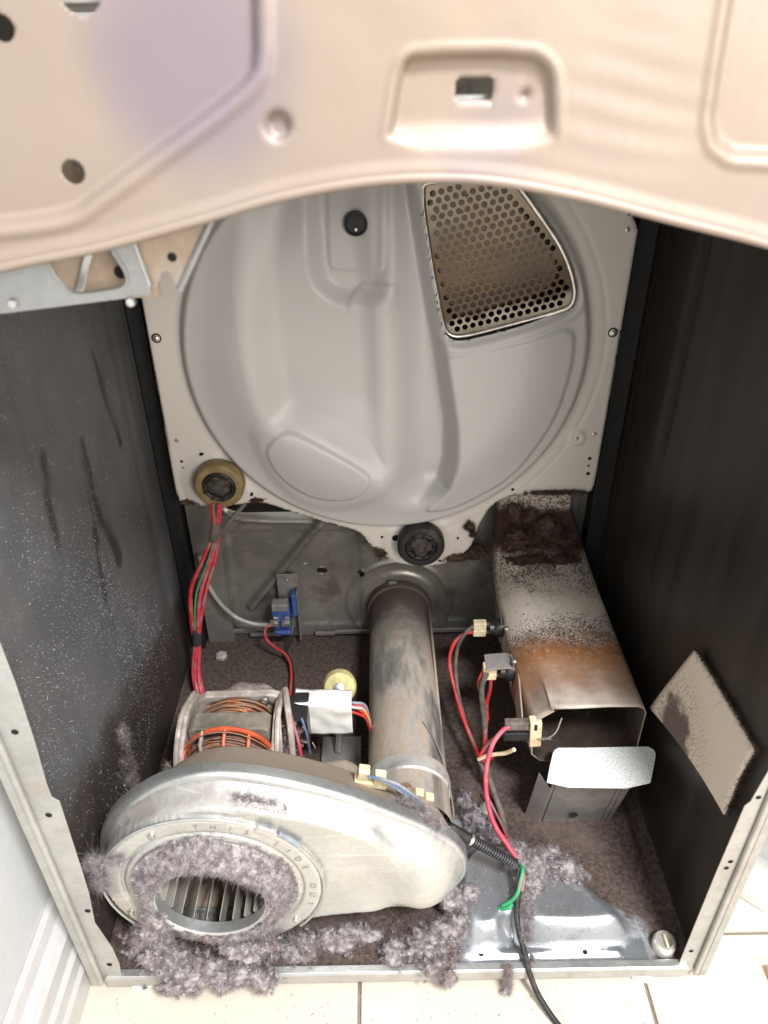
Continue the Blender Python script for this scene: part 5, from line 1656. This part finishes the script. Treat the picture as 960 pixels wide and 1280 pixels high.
pc_ = empty('power_cord', (0.15, 0.03, 0.0))
tag(pc_, 'black power cord with lint shreds running over the sill onto the tiles', 'cord')
wire('cord_jacket', [(0.148, 0.080, 0.062), (0.145, 0.060, 0.050), (0.142, 0.040, 0.032), (0.143, 0.022, 0.024), (0.147, 0.004, 0.016), (0.152, -0.012, 0.000), (0.162, -0.030, -0.016), (0.180, -0.055, -0.0255), (0.205, -0.085, -0.0257), (0.235, -0.13, -0.0257), (0.27, -0.20, -0.0257), (0.38, -0.32, -0.0257), (0.62, -0.42, -0.0257), (0.95, -0.38, -0.0257)], 0.0034, 'rubber', pc_, 10)
wire('ground_wire', [(0.150, 0.086, 0.060), (0.152, 0.076, 0.066), (0.148, 0.064, 0.062), (0.1435, 0.055, 0.052), (0.137, 0.052, 0.042), (0.126, 0.050, 0.034)], 0.0024, 'green', pc_, 8)
wire('ground_wire', [(0.122, 0.050, 0.030), (0.132, 0.046, 0.036), (0.138, 0.050, 0.038)], 0.0024, 'green', pc_, 8)
wire('lead', [(0.153, 0.082, 0.058), (0.153, 0.070, 0.060), (0.149, 0.058, 0.052)], 0.0022, 'red', pc_, 8)

# ================================================================== LINT
def base_z(P):
    return base_h(P[:, :2]) - 0.0005


# felt torn over the inlet
lr = empty('inlet_lint_felt', (CX, 0.012, CZ + 0.03))
tag(lr, 'thick grey lint felt torn across the upper half of the blower inlet', 'lint', 'lint heaps', 'stuff')
OPEN = chaikin([(-0.258, 0.150), (-0.245, 0.178), (-0.218, 0.190), (-0.185, 0.186), (-0.160, 0.170), (-0.142, 0.150), (-0.135, 0.120), (-0.150, 0.085), (-0.20, 0.062), (-0.25, 0.080), (-0.268, 0.125)], 2)


def felt_out(P):
    q = np.stack([P[:, 0], P[:, 1], P[:, 0] * 0], 1)
    r = np.hypot(P[:, 0] - CX, P[:, 1] - CZ)
    th = np.arctan2(P[:, 1] - CZ, P[:, 0] - CX)
    wob = 0.006 * fbm(q, 45, 3, 21) + 0.003 * fbm(q, 160, 2, 22)
    low = sm(-0.2, -1.0, np.sin(th)) * 0.016 * sm(0.3, -0.4, np.cos(th - 3.0))
    ro = np.interp(np.degrees(np.mod(th + math.radians(100), 2 * math.pi)), [0, 40, 80, 200, 240, 280, 320, 360], [0.070, 0.080, 0.0925, 0.0925, 0.088, 0.076, 0.070, 0.070])
    return np.maximum(r - ro + wob * 0.8, -(sdf(P, OPEN)) + wob)


def felt_y(P):
    q = np.stack([P[:, 0], P[:, 1], P[:, 0] * 0], 1)
    r = np.hypot(P[:, 0] - CX, P[:, 1] - CZ)
    base = np.where(r > 0.0605, scroll_front(P), 0.006)
    d = felt_out(P)
    return base - 0.0045 * sm(0.0, -0.008, d) - 0.0008 + 0.004 * fbm(q, 40, 3, 23) + 0.0022 * fbm(q, 220, 3, 24)


fo = sheet('felt_mat', CX - 0.10, CX + 0.10, CZ - 0.10, CZ + 0.10, 0.0016, felt_out, felt_y, 'lint', lr, 'xz')
co = np.empty(len(fo.data.vertices) * 3)
fo.data.vertices.foreach_get('co', co)
co = co.reshape(-1, 3)
w_ = rng.integers(0, len(co), 26000)
d_ = rng.normal(size=(26000, 3)) * 0.8 + [0, -0.55, -0.1]
fo['kind'] = 'stuff'
ff = fibre_mesh('felt_fibres', co[w_], d_, 0.0052, 0.00034, 'lint', lr, 2, 0.9, 31)
ff['kind'] = 'stuff'

# heaps
lint_heap('lint_heap', [(-0.285, 0.020, 0.030, 0.028, 0.020, 0.028), (-0.262, 0.002, 0.026, 0.034, 0.020, 0.026), (-0.225, -0.008, 0.018, 0.034, 0.018, 0.024), (-0.275, 0.008, 0.070, 0.018, 0.012, 0.032), (-0.300, 0.022, 0.010, 0.018, 0.016, 0.016), (-0.250, -0.016, -0.004, 0.030, 0.010, 0.016), (-0.262, 0.004, 0.098, 0.014, 0.008, 0.024)],
          'big grey lint heap spilling over the front sill below the blower inlet, far left', fib=39000, seed=1, sub=4, rough=0.75)
lint_heap('lint_heap', [(-0.185, -0.012, 0.012, 0.030, 0.016, 0.020), (-0.155, -0.014, 0.006, 0.024, 0.014, 0.018), (-0.175, 0.004, 0.034, 0.034, 0.014, 0.018), (-0.150, 0.012, 0.030, 0.020, 0.014, 0.014), (-0.200, -0.016, 0.006, 0.02, 0.010, 0.02)],
          'dark-flecked lint heap on the sill under the lower right of the inlet', fib=24000, seed=2, mat='lint', rough=0.75)
lint_heap('lint_heap', [(-0.115, 0.022, 0.006, 0.034, 0.020, 0.010), (-0.075, 0.030, 0.004, 0.036, 0.018, 0.008), (-0.105, 0.018, 0.022, 0.014, 0.010, 0.014), (-0.085, 0.022, 0.022, 0.012, 0.008, 0.012), (-0.04, 0.036, 0.003, 0.03, 0.014, 0.006)],
          'low strip of loose lint on the base under the blower neck', fib=18000, seed=3, rough=0.8)
lint_heap('lint_heap', [(0.030, 0.016, 0.012, 0.034, 0.022, 0.016), (0.060, 0.026, 0.014, 0.026, 0.024, 0.018), (0.045, -0.004, 0.008, 0.026, 0.014, 0.014), (0.055, -0.014, -0.002, 0.016, 0.008, 0.016), (0.000, 0.012, 0.006, 0.020, 0.016, 0.010), (0.075, 0.045, 0.018, 0.020, 0.022, 0.018), (0.068, 0.062, 0.030, 0.016, 0.016, 0.016)],
          'shaggy lint heap hanging over the middle of the front sill', fib=36000, seed=4, rough=0.8)
lint_heap('lint_heap', [(0.172, 0.098, 0.034, 0.030, 0.024, 0.014), (0.210, 0.092, 0.030, 0.036, 0.020, 0.007), (0.150, 0.112, 0.042, 0.022, 0.022, 0.018), (0.165, 0.075, 0.032, 0.022, 0.020, 0.010), (0.155, 0.055, 0.034, 0.010, 0.020, 0.010), (0.190, 0.120, 0.024, 0.022, 0.014, 0.010)],
          'pale lint pile round the cord entry on the bright base bulge', fib=36000, seed=5, rough=0.75)
lint_heap('lint_heap', [(0.105, 0.090, 0.022, 0.028, 0.026, 0.012), (0.120, 0.140, 0.014, 0.026, 0.030, 0.014), (0.110, 0.180, 0.008, 0.020, 0.028, 0.010), (0.092, 0.070, 0.024, 0.016, 0.016, 0.014), (0.098, 0.215, 0.004, 0.014, 0.018, 0.006)],
          'loose lint drift along the right side of the exhaust tube and conduit', fib=24000, seed=6, rough=0.8)
lint_heap('lint_tuft', [(-0.150, 0.041, 0.258, 0.017, 0.008, 0.008), (-0.135, 0.038, 0.252, 0.015, 0.006, 0.006), (-0.165, 0.036, 0.252, 0.016, 0.006, 0.005), (-0.12, 0.036, 0.246, 0.010, 0.004, 0.004)],
          'lint tuft on the sloping top band of the blower scroll', fib=7500, seed=7, sub=3, length=0.009)
lint_heap('lint_tuft', [(0.030, 0.068, 0.187, 0.012, 0.010, 0.012), (0.040, 0.060, 0.172, 0.014, 0.008, 0.014), (0.008, 0.080, 0.190, 0.016, 0.010, 0.008)],
          'lint tuft stuck on the seam of the blower neck beside the plugs', fib=10500, seed=8, sub=3, length=0.009)
lint_heap('lint_tuft', [(-0.338, 0.195, 0.170, 0.008, 0.010, 0.024), (-0.337, 0.185, 0.135, 0.008, 0.012, 0.024), (-0.337, 0.182, 0.108, 0.008, 0.009, 0.018)],
          'brown caterpillar-like lint strip clinging to the left wall', mat='lint_tan', fib=7500, seed=9, sub=3, length=0.007)
lint_heap('lint_tuft', [(-0.130, 0.205, 0.165, 0.012, 0.024, 0.024), (-0.132, 0.175, 0.150, 0.010, 0.020, 0.024), (-0.275, 0.165, 0.135, 0.014, 0.016, 0.03)],
          'grey fluff packed round the motor end frames', mat='lint_tan', fib=7500, seed=10, sub=3, length=0.008)
lint_heap('lint_tuft', [(0.127, -0.008, 0.004, 0.004, 0.004, 0.018), (0.128, -0.014, -0.012, 0.003, 0.004, 0.014), (0.126, -0.016, -0.024, 0.006, 0.006, 0.004)],
          'thin lint shred dangling from the sill left of the cord', fib=2700, seed=11, sub=3, length=0.008)
lint_heap('lint_tuft', [(0.157, 0.044, 0.036, 0.007, 0.014, 0.008), (0.152, 0.020, 0.030, 0.005, 0.012, 0.006), (0.155, -0.004, 0.016, 0.003, 0.008, 0.004)],
          'lint shred wrapped along the cord where it leaves the base', fib=6000, seed=12, sub=3, length=0.009)
lint_heap('lint_tuft', [(-0.325, 0.028, 0.170, 0.008, 0.006, 0.010), (-0.318, 0.020, 0.150, 0.006, 0.005, 0.016), (-0.300, 0.022, 0.185, 0.020, 0.004, 0.006)],
          'ragged lint wisp on the left rim of the blower scroll', fib=5250, seed=13, sub=3, length=0.010)
lint_heap('lint_heap', [(0.21, 0.510, 0.240, 0.044, 0.006, 0.034), (0.245, 0.510, 0.252, 0.046, 0.006, 0.036), (0.280, 0.508, 0.238, 0.022, 0.006, 0.028), (0.22, 0.496, 0.214, 0.048, 0.012, 0.010), (0.275, 0.496, 0.213, 0.036, 0.012, 0.010), (0.20, 0.512, 0.285, 0.030, 0.006, 0.030)],
          'dark brown lint crust where the heater box rises behind the drum plate', mat='lint_dark', fib=39000, seed=14, length=0.005, rough=0.6, grain=0.0034)
lint_heap('lint_tuft', [(0.235, 0.493, 0.338, 0.040, 0.004, 0.004), (0.270, 0.493, 0.338, 0.026, 0.004, 0.003)],
          'dark lint line along the lower right edge of the drum plate', mat='lint_dark', fib=3900, seed=15, sub=3, length=0.005)
lint_heap('lint_tuft', [(0.121, 0.492, 0.281, 0.010, 0.004, 0.008), (0.128, 0.492, 0.268, 0.005, 0.003, 0.010)],
          'small brown lint patch on the drum plate right of the black roller', mat='lint_dark', fib=2700, seed=16, sub=3, length=0.005)
lint_heap('lint_tuft', [(0.100, 0.494, 0.222, 0.026, 0.005, 0.010), (-0.012, 0.494, 0.232, 0.014, 0.005, 0.012), (0.135, 0.540, 0.20, 0.030, 0.012, 0.020)],
          'brown lint fringe along the plate edge under the black roller', mat='lint_dark', fib=6300, seed=17, sub=3, length=0.006)
lint_heap('lint_tuft', [(-0.290, 0.494, 0.330, 0.018, 0.004, 0.005), (-0.195, 0.494, 0.332, 0.014, 0.004, 0.004)],
          'brown lint specks on the plate edge beside the tan roller', mat='lint_dark', fib=2250, seed=18, sub=3, length=0.004)

# loose fluff scattered over the base and the sill
n_ = 5200
P = np.stack([rng.uniform(-0.33, 0.27, n_), np.abs(rng.normal(0.0, 0.055, n_)) + 0.004, np.zeros(n_)], 1)
keepm = (P[:, 1] < 0.16) & (P[:, 0] < 0.23) & (vnoise(P, 38, 61) > 0.42)
P = P[keepm]
P[:, 2] = base_h(P[:, :2]) + 0.001
ff = fibre_mesh('scattered_lint', P, rng.normal(size=P.shape) * [1, 1, 0.35] + [0, 0, 0.3], 0.009, 0.00026, 'lint_tan', None, 3, 1.6, 41)
tag(ff, 'stray lint fibres strewn over the front of the base pan', 'lint', None, 'stuff')
n_ = 700
P = np.stack([rng.uniform(-0.33, 0.42, n_), rng.uniform(-0.10, -0.012, n_), np.full(n_, FLOOR + 0.0012)], 1)
P = P[vnoise(P, 30, 3) > 0.45]
ff = fibre_mesh('floor_crumbs', P, rng.normal(size=P.shape) * [1, 1, 0.05], 0.0022, 0.0010, 'lint_tan', None, 1, 0.3, 42)
tag(ff, 'tiny lint crumbs on the cream tiles in front of the sill', 'lint', None, 'stuff')

# pale debris and fluff on the brown base
n_ = 1500
P = np.stack([rng.uniform(-0.32, 0.33, n_), rng.uniform(0.10, 0.55, n_), np.zeros(n_)], 1)
P = P[vnoise(P, 16, 81) > 0.45]
P[:, 2] = base_h(P[:, :2]) + 0.0015
ff = fibre_mesh('base_debris', P, rng.normal(size=P.shape) * [1, 1, 0.2], 0.0026, 0.0011, 'lint_tan', None, 2, 0.8, 82)
tag(ff, 'small pale crumbs and fluff scattered over the brown dusty base', 'debris', None, 'stuff')
n_ = 260
P = np.stack([rng.uniform(-0.30, 0.24, n_), rng.uniform(-0.012, 0.13, n_), np.zeros(n_)], 1)
P[:, 2] = base_h(np.maximum(P[:, :2], [-1, 0.002])) + rng.uniform(0.004, 0.035, n_)
ff = fibre_mesh('stray_threads', P, rng.normal(size=P.shape) * [1, 0.8, 0.5], 0.022, 0.00022, 'speck', None, 6, 2.6, 83)
tag(ff, 'thin pale hairs and threads caught in the lint along the sill', 'threads', None, 'stuff')

# specks stuck on the left wall
n_ = 45000
P = np.stack([rng.uniform(0.0, 0.5, n_), rng.uniform(0.06, 0.75, n_), np.zeros(n_)], 1)
dens = sm(0.38, 0.72, fbm(P, 7, 4, 51) * 0.5 + 0.5) * 0.8 + 0.15
dens = dens * sm(0.50, 0.33, P[:, 0]) * (0.35 + 0.65 * sm(0.62, 0.40, P[:, 1]))
wip = sm(0.05, 0.02, np.abs((P[:, 0] - 0.345) + 0.30 * (P[:, 1] - 0.36)) ) * sm(0.10, 0.06, np.abs(P[:, 1] - 0.36))
P = P[rng.uniform(size=n_) < dens * (1 - wip)]
roots = np.stack([left_surf(P[:, :2]) + 0.0006, P[:, 0], P[:, 1]], 1)
ff = fibre_mesh('lint_specks', roots, rng.normal(size=roots.shape) * [0.4, 1, 1] + [0.35, 0, 0], 0.0011, 0.0009, 'speck', None, 1, 0.3, 52)
attach(ff, cab)
ff['kind'] = 'stuff'
# soot crumbs on the heater top
n_ = 9000
P = np.stack([rng.uniform(0.19, 0.31, n_), 0.32 + 0.17 * rng.uniform(size=n_), np.full(n_, 0.2012)], 1)
dn = sm(0.40, 0.49, P[:, 1]) * 0.8 + sm(0.05, 0.0, np.abs(P[:, 1] - 0.345)) * 0.35 + 0.04
P = P[rng.uniform(size=n_) < dn * sm(0.35, 0.65, vnoise(P, 60, 71)) * 1.3]
P[:, 2] = 0.2008 + 0.016 * sm(0.465, 0.505, P[:, 1])
ff = fibre_mesh('soot_crumbs', P, rng.normal(size=P.shape) * [1, 1, 0.25] + [0, 0, 0.2], 0.0024, 0.0010, 'lint_dark', None, 1, 0.3, 72)
attach(ff, hb)
ff['kind'] = 'stuff'
# a few stray hairs
for k, pts in enumerate(([(-0.33, 0.16, 0.10), (-0.325, 0.14, 0.145), (-0.32, 0.13, 0.165)], [(-0.335, 0.10, 0.15), (-0.338, 0.12, 0.12), (-0.33, 0.13, 0.10)], [(-0.10, 0.20, 0.14), (-0.098, 0.185, 0.16), (-0.10, 0.18, 0.175)])):
    o = wire('stray_straw', pts, 0.0007, 'peach', None, 5)
    tag(o, ['upright dry straw beside the blower on the left wall', 'curved dry straw low on the left wall', 'short straw standing between motor switch and bracket'][k], 'straw')
